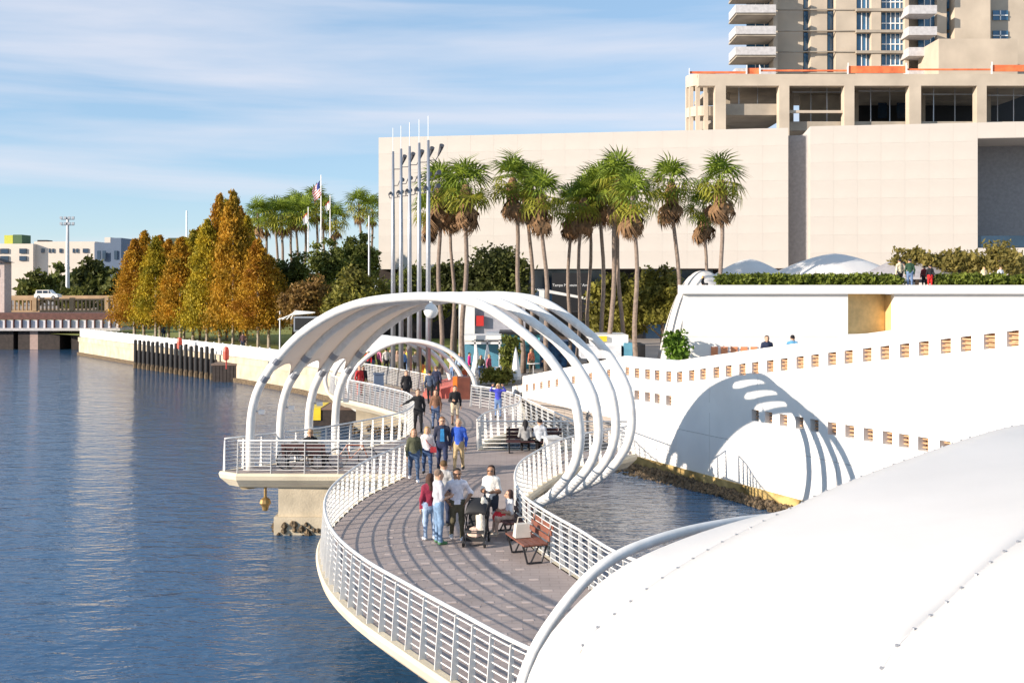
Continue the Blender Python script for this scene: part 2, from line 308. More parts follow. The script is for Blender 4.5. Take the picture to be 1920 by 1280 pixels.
gm = MB(); gm.lathe((0, 0, 0), [(.01, -.24), (.12, -.21), (.2, -.12), (.24, 0), (.2, .12), (.12, .21), (.05, .24), (.05, .42)], 16)
g = tag(gm.build('globe_lamp', WHITE, None, True), 'white globe lamp hanging under the crown of the large canopy', 'lamp'); g.location = at(808, 583, 33.5)
hl = MB(); hl.tube([(0, 0, .75), (0, 0, .3)], .05, 8); hl.lathe((0, 0, 0), [(.05, .3), (.16, .22), (.2, .1), (.12, -.02), (.1, -.14), (.02, -.18)], 10)
g = tag(hl.build('navigation_lamp', mat('brass', (.35, .22, .08), .4, .5)), 'small brass navigation lamp hanging below the viewing platform', 'lamp'); g.location = (-8.35, 35.2, .95)
# foreground canopy
EP = [(-.3, -6.3), (-.2, -5.3), (0, -4.47), (.45, -3.92), (1.2, -3.44), (2.2, -3.26), (3.66, -3.25), (5.9, -3.4), (9, -3.4), (12, -3.4), (14.5, -3.5)]
AP = [(-.3, -6.3), (-.22, -4.9), (-.07, -3.95), (.6, -3.6), (1.4, -3.33), (2.4, -3.1), (3.57, -2.9), (4.67, -2.72), (7, -2.48), (9.4, -2.32), (12, -2.4), (14.5, -2.9)]
BP = [(-.6, -6.3), (-.4, -4.6), (.04, -3.25), (1.2, -2.8), (2.57, -2.46), (5, -2.15), (8, -2.05), (12, -2.2), (14.5, -2.8)]
UW, NW = Vector((.62, -.78)), (.786, .618)
fc = thing('arch_canopy', 'big white membrane canopy filling the lower right foreground', 'canopy', (.15, 12, 2.1)); L = Vector((.15, 12, 2.1))
RG = []
for s_, pr in ((0, EP), (1.0, AP), (4.5, BP), (8.0, BP)):
    P = ringpts((.15 + UW.x * s_, 12 + UW.y * s_), NW, pr, 0, .12); P = [q for q, d in resample(P, .15)]; RG.append([p - L for p in P])
for k, P in enumerate(RG): MB().tube([p - Vector((0, 0, 0 if k == 0 else .16)) for p in P], .07 if k == 0 else .1, 12).build('arch_tube', STEEL, fc, True)
def fi(P, z):                                        # index where a ring first rises to height z above its foot
    return next(i for i, p in enumerate(P) if p.z > z)
st = [fi(RG[0], 1.3), fi(RG[1], 1.35), fi(RG[2], .5), fi(RG[3], .5)]
for a in range(3):
    A, B = RG[a], RG[a + 1]; G = []; K = 14
    for k in range(K + 1):
        w = k / K; bow = math.sin(math.pi * w); row = []
        for q in range(61):
            fa = q / 60; ia = st[a] + (len(A) - 1 - st[a]) * fa; ib = st[a + 1] + (len(B) - 1 - st[a + 1]) * fa
            if q < 8: ia += bow * (3 if a else 1) * (1 - q / 8); ib += bow * (3 if a else 1) * (1 - q / 8)
            pa, pb = A[min(int(ia), len(A) - 1)].lerp(A[min(int(ia) + 1, len(A) - 1)], ia % 1), B[min(int(ib), len(B) - 1)].lerp(B[min(int(ib) + 1, len(B) - 1)], ib % 1)
            w0 = w
            if a == 0: w0 = w + (1 - w) * (.05 + .3 * max(0, math.sin(math.pi * min(1, fa * 2.2)))) if fa > 0 else w
            row.append(pa.lerp(pb, w0) - Vector((0, 0, .1 * bow * (1 if a else .3))))
        G.append(row)
    o = MB().grid(G).build('membrane_panel', MEMB, fc, True); s = o.modifiers.new('thick', 'SOLIDIFY'); s.thickness = .015
tb = MB(); tb.box((0, 0, .012), (.022, .022, .035)); tb0 = None
for P in RG[1:3]:
    MB().tube([p + Vector((0, 0, .0)) for p in P[fi(P, 1.5):]], .016, 5).build('seam', MEMB, fc)
    for p, d in resample(P[fi(P, 1.5):], .27):
        if tb0 is None: tb0 = tb.build('seam_tab', METAL, fc); tb0.location = p
        else: inst('seam_tab', tb0.data, fc, p, (0, 0, random.uniform(0, 1)))
# ------------------------------------------------------------------ ramp wall with square openings
W0, W1 = Vector((5.6, 48.1, 0)), Vector((20.5, 18.0, 0)); WD = (W1 - W0).normalized(); WN = Vector((-WD.y, WD.x, 0)) * -1   # WN faces river
if WN.x > 0: WN = -WN
def wall_hit(px):                                     # distance along the wall whose foot is seen in column px
    a = (px - 960) / FPX; return (a * W0.y - W0.x) / (WD.x - a * WD.y)
rw = thing('ramp_wall', 'long white river wall with square vents rising to the right', 'wall', (0, 0, 0))
def holed_wall(O, D, N, segs, th, name):              # segs: list of (s0,s1,zb0,zb1,zt0,zt1) quads of the face
    m = MB()
    for s0, s1, b0, b1, t0, t1 in segs:
        c = [O + D * s0, O + D * s1]; f = [Vector((c[0].x, c[0].y, b0)), Vector((c[1].x, c[1].y, b1)), Vector((c[1].x, c[1].y, t1)), Vector((c[0].x, c[0].y, t0))]
        k = [p - N * th for p in f]; m.add(f + k, [(0, 1, 2, 3), (7, 6, 5, 4), (3, 2, 6, 7), (1, 0, 4, 5), (0, 3, 7, 4), (2, 1, 5, 6)])
    return m.build(name, WALLW, rw)
rowz = lambda s: np.interp(s, [-.5, 3.4, 13, 20, 34], [4.35, 4.42, 5.85, 6.85, 8.9])
UPX = [1194, 1214, 1232, 1254, 1274, 1297, 1318, 1343, 1366, 1392, 1416, 1444, 1470, 1500, 1528, 1560, 1591, 1626, 1659, 1696, 1732, 1773, 1811, 1855, 1899, 1945, 1990, 2040]
ups = [wall_hit(p) for p in UPX]; lows = [wall_hit(p) for p in (1194, 1214, 1232, 1254, 1416, 1441, 1469, 1499, 1527, 1560, 1593, 1628, 1664, 1695, 1731, 1772)]
BRK = mat('tan vent brick', (.50, .30, .17), .85, var=.25, scale=5)
def opening(O, D, N, s, z, w, h, th, par=rw):
    c = O + D * s - N * (th * .75); a = math.atan2(D.y, D.x); m = MB(); m.box((c.x, c.y, z), (w + .1, .06, h + .1), a); o = m.build('vent_back', BRK, par); m2 = MB()
    for k in range(3): q = O + D * s - N * (th * .5); m2.box((q.x, q.y, z - h * .3 + k * h * .3), (w, .16, .05), a)
    m2.build('vent_slat', BRK, o)
hw = .2; segs = []; cur = -.3; END = wall_hit(2150)
for s in ups:
    z = float(rowz(s)); zc0, zc1 = float(rowz(cur)), float(rowz(s - hw))
    segs.append((cur, s - hw, zc0 - .23, zc1 - .23, zc0 + .23, zc1 + .23)); cur = s + hw; opening(W0, WD, WN, s, z, 2 * hw, .46, .35)
segs.append((cur, END, float(rowz(cur)) - .23, float(rowz(END)) - .23, float(rowz(cur)) + .23, float(rowz(END)) + .23))
holed_wall(W0, WD, WN, segs, .35, 'vent_band')
ks = [-.3, 3.4, 8, 13, 20, END]; holed_wall(W0, WD, WN, [(a, b, float(rowz(a)) + .23, float(rowz(b)) + .23, float(rowz(a)) + .72, float(rowz(b)) + .72) for a, b in zip(ks, ks[1:])], .35, 'parapet')
segs = []; cur = -.3; zl = 3.36; hw2 = .21
for s in lows: segs.append((cur, s - hw2, zl - .22, zl - .22, zl + .22, zl + .22)); cur = s + hw2; opening(W0, WD, WN, s, zl, 2 * hw2, .44, .6)
segs.append((cur, END, zl - .22, zl - .22, zl + .22, zl + .22)); holed_wall(W0, WD, WN, segs, .35, 'lower_vent_band')
pn = np.array(sorted(set([round(float(x), 3) for x in np.linspace(-.3, END, 9)] + [3.4, 13, 20])))
for a, b in zip(pn, pn[1:]): holed_wall(W0, WD, WN, [(a + .008, b - .008, zl + .22, zl + .22, float(rowz(a)) - .23, float(rowz(b)) - .23)], .35, 'wall_panel')
for a, b in zip(pn, pn[1:]): holed_wall(W0, WD, WN, [(a + .008, b - .008, .5, .5, 2.2, 2.2), (a + .008, b - .008, 2.215, 2.215, zl - .22, zl - .22)], .35, 'wall_panel')
m = MB(); a = math.atan2(WD.y, WD.x); c = W0 + WD * (END / 2) - WN * .3; m.box((c.x, c.y, -.2), (END + .6, .8, 1.52), a); m.build('stained_footing', STAIN, rw)
ob = MB()
for k in range(1500):
    s = random.uniform(-.3, 22); e = random.random() ** 1.5 * (.5 + .9 * max(0, 1 - s / 7)); p = W0 + WD * s + WN * (.15 + e); r = random.uniform(.06, .16); ob.lathe((p.x, p.y, max(-.05, .16 - e * .3 + random.uniform(-.08, .08))), [(.02, -r), (r, -.2 * r), (.6 * r, .5 * r), (.01, r)], 5)
tag(ob.build('oyster_bank', OYST, rw), kind='stuff')
# back part of the wall, falling to the plaza
V0, V1 = Vector((.6, 59.0, 0)), Vector((5.55, 48.15, 0)); VD = (V1 - V0).normalized(); VN = Vector((-abs(VD.y), -VD.x * (1 if VD.y < 0 else -1), 0)); VN = Vector((VD.y, -VD.x, 0)); VN = VN if VN.x < 0 else -VN; VL = (V1 - V0).length
bz = lambda s: 2.55 + 1.85 * min(1, s / (VL - .6))
vs = [((p - 960) / FPX * V0.y - V0.x) / (VD.x - (p - 960) / FPX * VD.y) for p in (963, 975, 988, 1001, 1015, 1029, 1044, 1075, 1107, 1141, 1176)]
segs = []; cur = 0
for s in vs: segs.append((cur, s - .17, bz(cur) - .2, bz(s) - .2, bz(cur) + .2, bz(s) + .2)); cur = s + .17; opening(V0, VD, VN, s, bz(s), .34, .4, .3)
segs.append((cur, VL, bz(cur) - .2, bz(VL) - .2, bz(cur) + .2, bz(VL) + .2)); holed_wall(V0, VD, VN, segs, .3, 'vent_band')
holed_wall(V0, VD, VN, [(0, VL - .6, bz(0) + .2, bz(VL) + .2, bz(0) + .7, bz(VL) + .7), (VL - .6, VL, bz(VL) + .2, bz(VL) + .2, bz(VL) + .7, bz(VL) + .7), (0, VL - .6, .4, .4, bz(0) - .2, bz(VL) - .2), (VL - .6, VL, .4, .4, bz(VL) - .2, bz(VL) - .2)], .3, 'wall_panel')
# ------------------------------------------------------------------ white terrace building on the right
X0 = at(1283, 600, 62).x
tbd = thing('terrace_building', 'plain white terrace building with a planted roof edge', 'building', (X0, 62, 2))
def loc(o): return o
rc0, rc1 = at(1590, 553, 62).x - X0, at(1677, 553, 62).x - X0; zt, zb = 5.83, 3.5
m = MB(); m.bb(0, rc0, 0, .5, 0, 5.9); m.bb(rc1, 26, 0, .5, 0, 5.9); m.bb(rc0, rc1, 0, .5, 0, zb); m.prism([(.25, 1.75), (26, 1.75), (26, 26), (4.8, 26)], 5.2, 5.86); m.prism([(.01, .5), (.6, .5), (5.2, 26), (4.6, 26)], 0, 5.19)
m.build('wall', WALLW, tbd)
m = MB(); m.bb(-.28, 26, -.28, .6, 5.9, 6.42); m.prism([(-.2, .6), (.6, .6), (5.2, 26), (4.4, 26)], 5.9, 6.42); m.build('roof_lip', WALLW, tbd)
m = MB(); m.add([(rc0, .2, zb), (rc1, 1.5, zb), (rc1, 1.5, zt + .07), (rc0, .2, zt + .07)], [(0, 1, 2, 3)]); m.bb(rc1 - .02, rc1, .5, 1.5, zb, zt); m.build('recess_panel', mat('ochre panel', (.72, .50, .22), .7), tbd)
for k in range(5): x = at(1340 + 18.5 * k, 655, 61.9).x - X0; m = MB(); m.bb(x - .2, x + .2, -.06, .03, 2.05 + .06 * k, 2.75); m.build('orange_vent', mat('salmon vent', (.70, .27, .13), .8), tbd)
for z in (1.6, 3.35): m = MB(); m.bb(0, rc0 - .1, -.012, 0.01, z, z + .02); m.build('joint_strip', mat('grey joint', (.6, .58, .55), .8), tbd)
def leaves(n_cl, per, ext, size, shape='ell', clr=.7, seed=0, droop=0):
    g = np.random.default_rng(seed); V, F = [], []
    for c in range(n_cl):
        if shape == 'cone':
            h = g.random() ** 1.25; rad = (1 - h) ** .72 * .98 + .02; a = g.random() * 6.283; q = rad * (.45 + .55 * g.random() ** .5) * (1 + .18 * math.sin(5 * a + c)); ctr = np.array([q * math.cos(a) * ext[0], q * math.sin(a) * ext[1], h * ext[2]])
        elif shape == 'box': ctr = (g.random(3) - .5) * 2 * np.array(ext)
        else:
            d = g.normal(size=3); d /= np.linalg.norm(d); d[2] = abs(d[2]) * 1.1 - .25; rr = .55 + .45 * g.random(); lump = 1 + .22 * math.sin(3 * math.atan2(d[1], d[0]) + seed) + .12 * math.sin(7 * d[2] + seed); ctr = d * rr * lump * np.array(ext)
        p = ctr + g.normal(size=(per, 3)) * clr * (1 - .75 * h if shape == 'cone' else 1) * np.array([1, 1, .7 if shape != 'cone' else 1.2]) * .5
        a = g.normal(size=(per, 3)); a /= np.linalg.norm(a, axis=1)[:, None]; b = np.cross(a, g.normal(size=(per, 3))); b /= np.linalg.norm(b, axis=1)[:, None]
        if droop: a = a * .5 + np.array([0, 0, -droop])
        s = size * (.6 + .8 * g.random((per, 1)))
        base = len(V) * 1; q = np.stack([p - a * s - b * s * .25, p + b * s * .55, p + a * s, p - b * s * .55], 1).reshape(-1, 3); o = len(V); V += q.tolist(); F += [(o + 4 * i, o + 4 * i + 1, o + 4 * i + 2, o + 4 * i + 3) for i in range(per)]
    me = bpy.data.meshes.new('crown'); me.from_pydata(V, [], F); me.update(); return me
HEDGE = leafmat('hedge leaf', (.07, .10, .015), (.17, .20, .03), 1.2)
xs = [at(p, 520, 63.5).x for p in (1350, 1405, 1460, 1515, 1570, 1625, 1680)] + [at(p, 520, 63.5).x for p in (1752, 1812, 1872, 1932)]
hnames = ['left end', 'second', 'third', 'fourth', 'middle', 'sixth', 'seventh', 'eighth', 'right end']
xs = [(a, b) for a, b in zip(xs, xs[1:]) if b - a < 2.1]
for k in range(9):
    me = leaves(130, 26, ((xs[k][1] - xs[k][0]) / 2 + .1, .45, .27), .12, 'box', .25, 50 + k); me.materials.append(HEDGE); h = thing('hedge_section', f'clipped green hedge on the white roof edge, {hnames[k]} section', 'hedge', ((xs[k][0] + xs[k][1]) / 2, 63.3, 8.1), 0, 'hedge along the roof edge'); inst('foliage', me, h, (0, 0, .58 + .04 * math.sin(k * 2.1))); MB().tube([(0, 0, -.1), (0, 0, .6)], .05, 6).build('stem', BARK, h)
# tents behind the roof
def tent(px, py, d, wx, wy, hgt, label, m_=MEMB, pw=1.5, asym=0):
    p = at(px, py, d); G = []; t = thing('canopy_tent', label, 'tent', (p.x, p.y, p.z - hgt), 0)
    for i in range(15):
        r = i / 14; G.append([(r * wx * math.cos(2 * math.pi * k / 32) + asym * (1 - r), r * wy * math.sin(2 * math.pi * k / 32), hgt * (1 - r ** pw) - .25 * r * (1 - abs(math.sin(2.5 * 2 * math.pi * k / 32)))) for k in range(33)])
    o = MB().grid(G).build('membrane', m_, t, True); s = o.modifiers.new('thick', 'SOLIDIFY'); s.thickness = .03
    for k in range(4): a = R(45 + 90 * k); MB().tube([(.85 * wx * math.cos(a), .85 * wy * math.sin(a), -1.5), (.85 * wx * math.cos(a), .85 * wy * math.sin(a), .2)], .06, 8).build('mast', STEEL, t)
tent(1405, 486, 82, 3.4, 3.5, 1.7, 'small white peaked tent behind the left end of the hedge')
tent(1565, 476, 77, 5.8, 4.5, 2.1, 'wide white tent canopy in the middle behind the hedge')
tent(1722, 470, 72, 4.4, 3.5, 2.0, 'white tent canopy coloured grey for its shade, behind the standing people', mat('shade-painted canopy fabric', (.36, .34, .35), .7, trans=.1), 1.2)  # grey base colour carries the shade of a white membrane's underside
tent(1318, 508, 73, 3.3, 4.5, 7.0, 'white dome-like canopy beside the left corner of the white building', pw=2.3)
# ------------------------------------------------------------------ museum
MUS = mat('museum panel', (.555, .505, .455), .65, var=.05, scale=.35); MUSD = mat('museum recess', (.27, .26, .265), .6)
A, B = at(710, 258, 122.5), at(1478, 240, 115); C_, D_ = at(1519, 237, 113.9), at(2120, 224, 109); zs = 10.3
mu = thing('museum', 'big pale box-like museum with a dark gap and glazed base', 'building', (0, 0, 0))
def slab(P, Q, back, z0, z1, name, m_, par=mu):
    d = (Q - P); d.z = 0; nn = Vector((-d.y, d.x, 0)).normalized() * back; m = MB(); m.prism([(P.x, P.y), (Q.x, Q.y), (Q.x + nn.x, Q.y + nn.y), (P.x + nn.x, P.y + nn.y)], z0, z1); return m.build(name, m_, par)
slab(A, B, 45, zs, 25.8, 'upper_block', MUS)
oA, oB = at(1833, 258, 111.3), at(1960, 258, 110); bt = 11 + 1.3
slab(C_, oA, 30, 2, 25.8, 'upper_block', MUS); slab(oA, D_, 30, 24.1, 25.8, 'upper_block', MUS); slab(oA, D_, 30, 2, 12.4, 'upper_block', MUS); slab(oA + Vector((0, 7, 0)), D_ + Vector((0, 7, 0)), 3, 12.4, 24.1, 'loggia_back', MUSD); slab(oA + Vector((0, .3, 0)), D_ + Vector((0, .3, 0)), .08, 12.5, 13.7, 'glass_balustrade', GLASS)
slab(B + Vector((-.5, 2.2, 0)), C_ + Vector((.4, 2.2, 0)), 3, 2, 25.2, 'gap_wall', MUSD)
def panels(P, Q, z0, z1, nx, nz_, skip=None):
    d = Q - P; d.z = 0; w = d.length / nx; h = (z1 - z0) / nz_; a = math.atan2(d.y, d.x); u = d.normalized(); nn = Vector((u.y, -u.x, 0)); m = MB(); m.box((0, 0, 0), (w - .008, .03, h - .008)); first = None
    for i in range(nx):
        for j in range(nz_):
            c = P + u * (w * (i + .5)) + nn * (.014 + .002 * ((i * 7 + j * 5) % 3)); c.z = z0 + h * (j + .5)
            if first is None: first = m.build('facade_panel', MUS, mu); first.location = c; first.rotation_euler.z = a
            else: inst('facade_panel', first.data, mu, c, (0, 0, a))
panels(A, B, zs, 25.8, 17, 8); panels(C_, oA, 4, 25.8, 7, 11); panels(oA, D_, 24.15, 25.8, 4, 1)
for a, b, m_ in ((-16, 2, DARKW), (2, 11, GLASS), (11, 15.5, BLACK), (15.5, 24, GLASS), (24, 32, BLACK)): m = MB(); m.bb(a + .04, b - .04, 124, 126, 2, zs); m.build('base_glazing', m_, mu)
for x in (2, 6.5, 11, 15.5, 20): m = MB(); m.bb(x - .08, x + .08, 123.8, 124, 2, zs); m.build('mullion', DKMET, mu)
def text(body, loc_, size, m_, parent, rot=(R(90), 0, 0), align='LEFT'):
    c = bpy.data.curves.new('lettering', 'FONT'); c.body = body; c.size = size; c.align_x = align; c.extrude = .01; o = bpy.data.objects.new('lettering', c); dg = bpy.context.evaluated_depsgraph_get
    COL.objects.link(o); dg().update(); me = bpy.data.meshes.new_from_object(o.evaluated_get(dg())); bpy.data.objects.remove(o); me.materials.clear(); me.materials.append(m_); q = bpy.data.objects.new('lettering', me); COL.objects.link(q); q.parent = parent; q.location = loc_; q.rotation_euler = rot; return q
sgx = thing('museum_sign_wall', 'black sign wall with small white lettering under the museum', 'sign', (at(1035, 540, 108).x, 108, 2.1)); m = MB(); m.bb(0, 3.9, 0, .3, 0, 7.6); m.build('wall', BLACK, sgx)
SW = mat('sign white', (.75, .75, .75), .5); text('Tampa Museum of Art', (3.7, -.02, 6.2), .40, SW, sgx, align='RIGHT')
sh = thing('entry_shelter', 'low dark entrance shelter with slanting white roof edge below the museum', 'shelter', (0, 0, 0)); p, q = at(900, 566, 95), at(1125, 566, 95)
m = MB(); m.add([at(880, 565, 98), at(1010, 540, 92), at(1125, 562, 92), at(1125, 566, 92), at(1010, 546, 92), at(880, 571, 98)], [(0, 1, 4, 5), (1, 2, 3, 4)]); m.build('roof_edge', WHITE, sh); m = MB(); m.bb(p.x, q.x, 95, 97, 2, 6.0); m.build('wall', mat('brown wall', (.10, .075, .06), .8), sh)
m = MB(); c = at(1016, 560, 90); m.bb(c.x - .22, c.x + .22, 90, 90.5, 2, 8.0); tag(m.build('white_pylon', WHITE), 'slim white square pylon standing before the entrance shelter', 'pylon')
# ------------------------------------------------------------------ unfinished tower and podium
TGL = mat('tower glass', (.04, .13, .24), .12, 0, var=.35, scale=.3, spec=.9)
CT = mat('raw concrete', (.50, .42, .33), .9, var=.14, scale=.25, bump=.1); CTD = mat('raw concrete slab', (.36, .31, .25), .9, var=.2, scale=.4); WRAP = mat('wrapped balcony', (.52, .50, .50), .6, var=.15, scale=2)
def bpx(m, x0, x1, y0, y1, d, dep, mi=0): p, q = at(x0, y1, d), at(x1, y0, d); m.bb(p.x, q.x, d, d + dep, p.z, q.z, mi); return m
tw = thing('unfinished_tower', 'tall concrete tower under construction with wrapped balconies', 'building', at(1650, 140, 165).to_tuple()[:2] + (30,)); tl = tw.location.copy()
def tpart(name, m_, *a): m = MB(); bpx(m, *a); m.v = [tuple(Vector(v) - tl) for v in m.v]; return m.build(name, m_, tw)
tpart('wall', CT, 1455, 1506, -60, 140, 168, 10); tpart('wall', CT, 1520, 1551, -60, 140, 167, 10); tpart('wall', CT, 1567, 1606, -60, 140, 166.5, 10); tpart('wall', CT, 1634, 1652, -60, 140, 166, 10); tpart('wall', CT, 1697, 1704, -60, 140, 166, 10); tpart('wall', CT, 1757, 1775, -60, 140, 167, 10); tpart('wall', CT, 1790, 1857, -60, 140, 166, 10); tpart('wall', CT, 1857, 1960, -60, 140, 168, 10); tpart('wall', CT, 1506, 1960, -60, 140, 170, 12)
FL = [-60, -21, 18, 58, 97, 137]
for i in range(5):
    y0, y1 = FL[i], FL[i + 1]
    for (x0, x1, d, nm) in ((1400, 1450, 169, 2), (1507, 1519, 168.5, 0), (1552, 1566, 168, 0), (1607, 1633, 167, 2), (1653, 1696, 167, 4), (1722, 1756, 168, 2), (1776, 1789, 168, 0)):
        w = tpart('window', TGL, x0, x1, y0 + 4, y1 - 2, d, .3)
        for k in range(1, nm + 1): x = x0 + (x1 - x0) * k / (nm + 1); m = MB(); bpx(m, x - .7, x + .7, y0 + 4, y1 - 2, d - .12, .1); m.v = [tuple(Vector(v) - tl) for v in m.v]; m.build('mullion', WHITE, w)
        if nm == 4: m = MB(); bpx(m, x0, x1, y1 - 15, y1 - 13, d - .14, .1); m.v = [tuple(Vector(v) - tl) for v in m.v]; m.build('transom', WHITE, w)
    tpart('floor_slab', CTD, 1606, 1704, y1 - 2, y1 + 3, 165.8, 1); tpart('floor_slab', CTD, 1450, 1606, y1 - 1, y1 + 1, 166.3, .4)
    b = tpart('balcony', WRAP, 1379, 1455, y1 - 9, y1 + 6, 163, 5); tpart('balcony_slab', CTD, 1381, 1455, y1 + 6, y1 + 10, 163.2, 6)
    tpart('balcony', WRAP, 1704, 1757, y1 - 8, y1 + 8, 163.5, 3.5); tpart('balcony_return', CT, 1704, 1722, y0, y1, 169, 2)
    tpart('wall', CT, 1450, 1458, y0, y1, 166, 6)
for y in (32, 70): w = tpart('window', TGL, 1862, 1890, y - 12, y + 6, 167.8, .2); m = MB(); bpx(m, 1875, 1877, y - 12, y + 6, 167.65, .1); bpx(m, 1862, 1890, y - 4, y - 2, 167.65, .1); m.v = [tuple(Vector(v) - tl) for v in m.v]; m.build('window_cross', WHITE, w)
tpart('plant_room', CT, 1760, 1908, 73, 140, 158, 8)
pd = thing('concrete_podium', 'open concrete parking podium with square columns below the tower', 'building', (at(1600, 200, 152).x, 152, 2)); tl2 = pd.location.copy()
def ppart(name, m_, *a): m = MB(); bpx(m, *a); m.v = [tuple(Vector(v) - tl2) for v in m.v]; return m.build(name, m_, pd)
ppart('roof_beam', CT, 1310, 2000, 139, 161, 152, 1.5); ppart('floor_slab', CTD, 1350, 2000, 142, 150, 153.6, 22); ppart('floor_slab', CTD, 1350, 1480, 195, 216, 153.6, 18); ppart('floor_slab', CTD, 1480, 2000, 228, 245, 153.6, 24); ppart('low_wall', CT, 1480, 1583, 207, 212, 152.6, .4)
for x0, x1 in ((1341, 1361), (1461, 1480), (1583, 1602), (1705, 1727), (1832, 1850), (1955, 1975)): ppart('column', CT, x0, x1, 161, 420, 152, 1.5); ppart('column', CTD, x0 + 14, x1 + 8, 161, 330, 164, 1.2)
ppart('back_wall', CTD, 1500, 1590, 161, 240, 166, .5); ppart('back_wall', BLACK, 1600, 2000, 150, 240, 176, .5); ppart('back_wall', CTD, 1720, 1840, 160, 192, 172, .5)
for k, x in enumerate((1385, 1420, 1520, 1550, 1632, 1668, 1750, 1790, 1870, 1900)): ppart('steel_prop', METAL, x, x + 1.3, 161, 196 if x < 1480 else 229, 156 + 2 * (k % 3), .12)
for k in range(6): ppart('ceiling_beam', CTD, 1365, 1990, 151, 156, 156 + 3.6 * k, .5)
for x0, x1, y in ((1486, 1580, 172), (1610, 1700, 170), (1730, 1830, 176), (1852, 1930, 178)): ppart('service_pipe', METAL, x0, x1, y, y + 1.8, 157, .15)
for x in (1655, 1690): w = ppart('window', GLASS, x - 8, x + 8, 185, 222, 173, .2)
c = at(1318, 150, 157)
for z0, z1, y in ((139, 161, 0), (200, 218, 0)): m = MB(); za, zb_ = at(0, z1, 155).z - 2, at(0, z0, 155).z - 2; m.lathe((c.x - tl2.x, 5, 0), [(2.6, za), (2.6, zb_)], 24); m.build('round_corner', CT, pd)
for k in range(5): a = R(150 + 30 * k); m = MB(); m.bb(c.x - tl2.x + 2.3 * math.cos(a) - .3, c.x - tl2.x + 2.3 * math.cos(a) + .3, 5 + 2.3 * math.sin(a) - .3, 5 + 2.3 * math.sin(a) + .3, 18, at(0, 161, 155).z - 2); m.build('column', CT, pd)
ORN = mat('orange safety net', (.75, .17, .06), .8, var=.3, scale=1)
for k, (x0, x1, y0, y1) in enumerate(((1292, 1400, 134, 138), (1400, 1425, 128, 139), (1425, 1590, 131, 134), (1590, 1700, 124, 137), (1700, 1860, 129, 132), (1860, 1925, 122, 134))):
    m = MB(); bpx(m, x0, x1, y0, y1, 152.5, .2); o = m.build('net', ORN); rt = thing('safety_barrier', ['orange edge net at the rounded podium corner', 'small orange bundle on the podium edge', 'thin orange rail along the podium edge', 'long orange heap of netting under the tower', 'thin orange net before the plant room', 'orange netting at the right end of the podium'][k], 'barrier', (0, 0, 0), 0, 'orange construction netting'); o.parent = rt
    m = MB(); bpx(m, x0, x0 + 1.2, y0 - 6, 140, 152.3, .15); m.build('post', WHITE, rt); m = MB(); bpx(m, x1 - 1.2, x1, y0 - 6, 140, 152.3, .15); m.build('post', WHITE, rt)
# ------------------------------------------------------------------ palms
FR = [leafmat('palm frond green', (.09, .15, .016), (.22, .28, .03), 1.5, .25), leafmat('palm frond yellow green', (.19, .22, .02), (.36, .34, .045), 1.5, .3), mat('dead frond', (.22, .125, .06), .9, var=.35, scale=3)]
def frond_mesh(mi, seed, dead=False):
    g = random.Random(seed); m = MB(); n = 13; Lp_ = .8
    m.add([(-.02, 0, 0), (.02, 0, 0), (.015, Lp_, .12), (-.015, Lp_, .12)], [(0, 1, 2, 3)])
    for k in range(n):
        a = R(-105 + 210 * k / (n - 1)) * (.35 if dead else 1); l = (1.15 - .25 * abs(k - n / 2) / n) * g.uniform(.85, 1.1); w = .05
        dx, dy = math.sin(a), math.cos(a); o = Vector((0, Lp_, .12)); p1 = o + Vector((dx * l * .6, dy * l * .6, .10)); p2 = o + Vector((dx * l, dy * l, -.22 - .25 * g.random())); s = Vector((dy, -dx, 0)) * w
        m.add([o - s * .3, o + s * .3, p1 + s, p1 - s, p2], [(0, 1, 2, 3), (3, 2, 4)])
    me = bpy.data.meshes.new('frond'); me.from_pydata(m.v, [], m.f); me.materials.append(FR[mi]); me.update(); return me
FM = [frond_mesh(0, 1), frond_mesh(0, 2), frond_mesh(1, 3), frond_mesh(1, 4)]; FD = [frond_mesh(2, 5, True), frond_mesh(2, 6, True)]
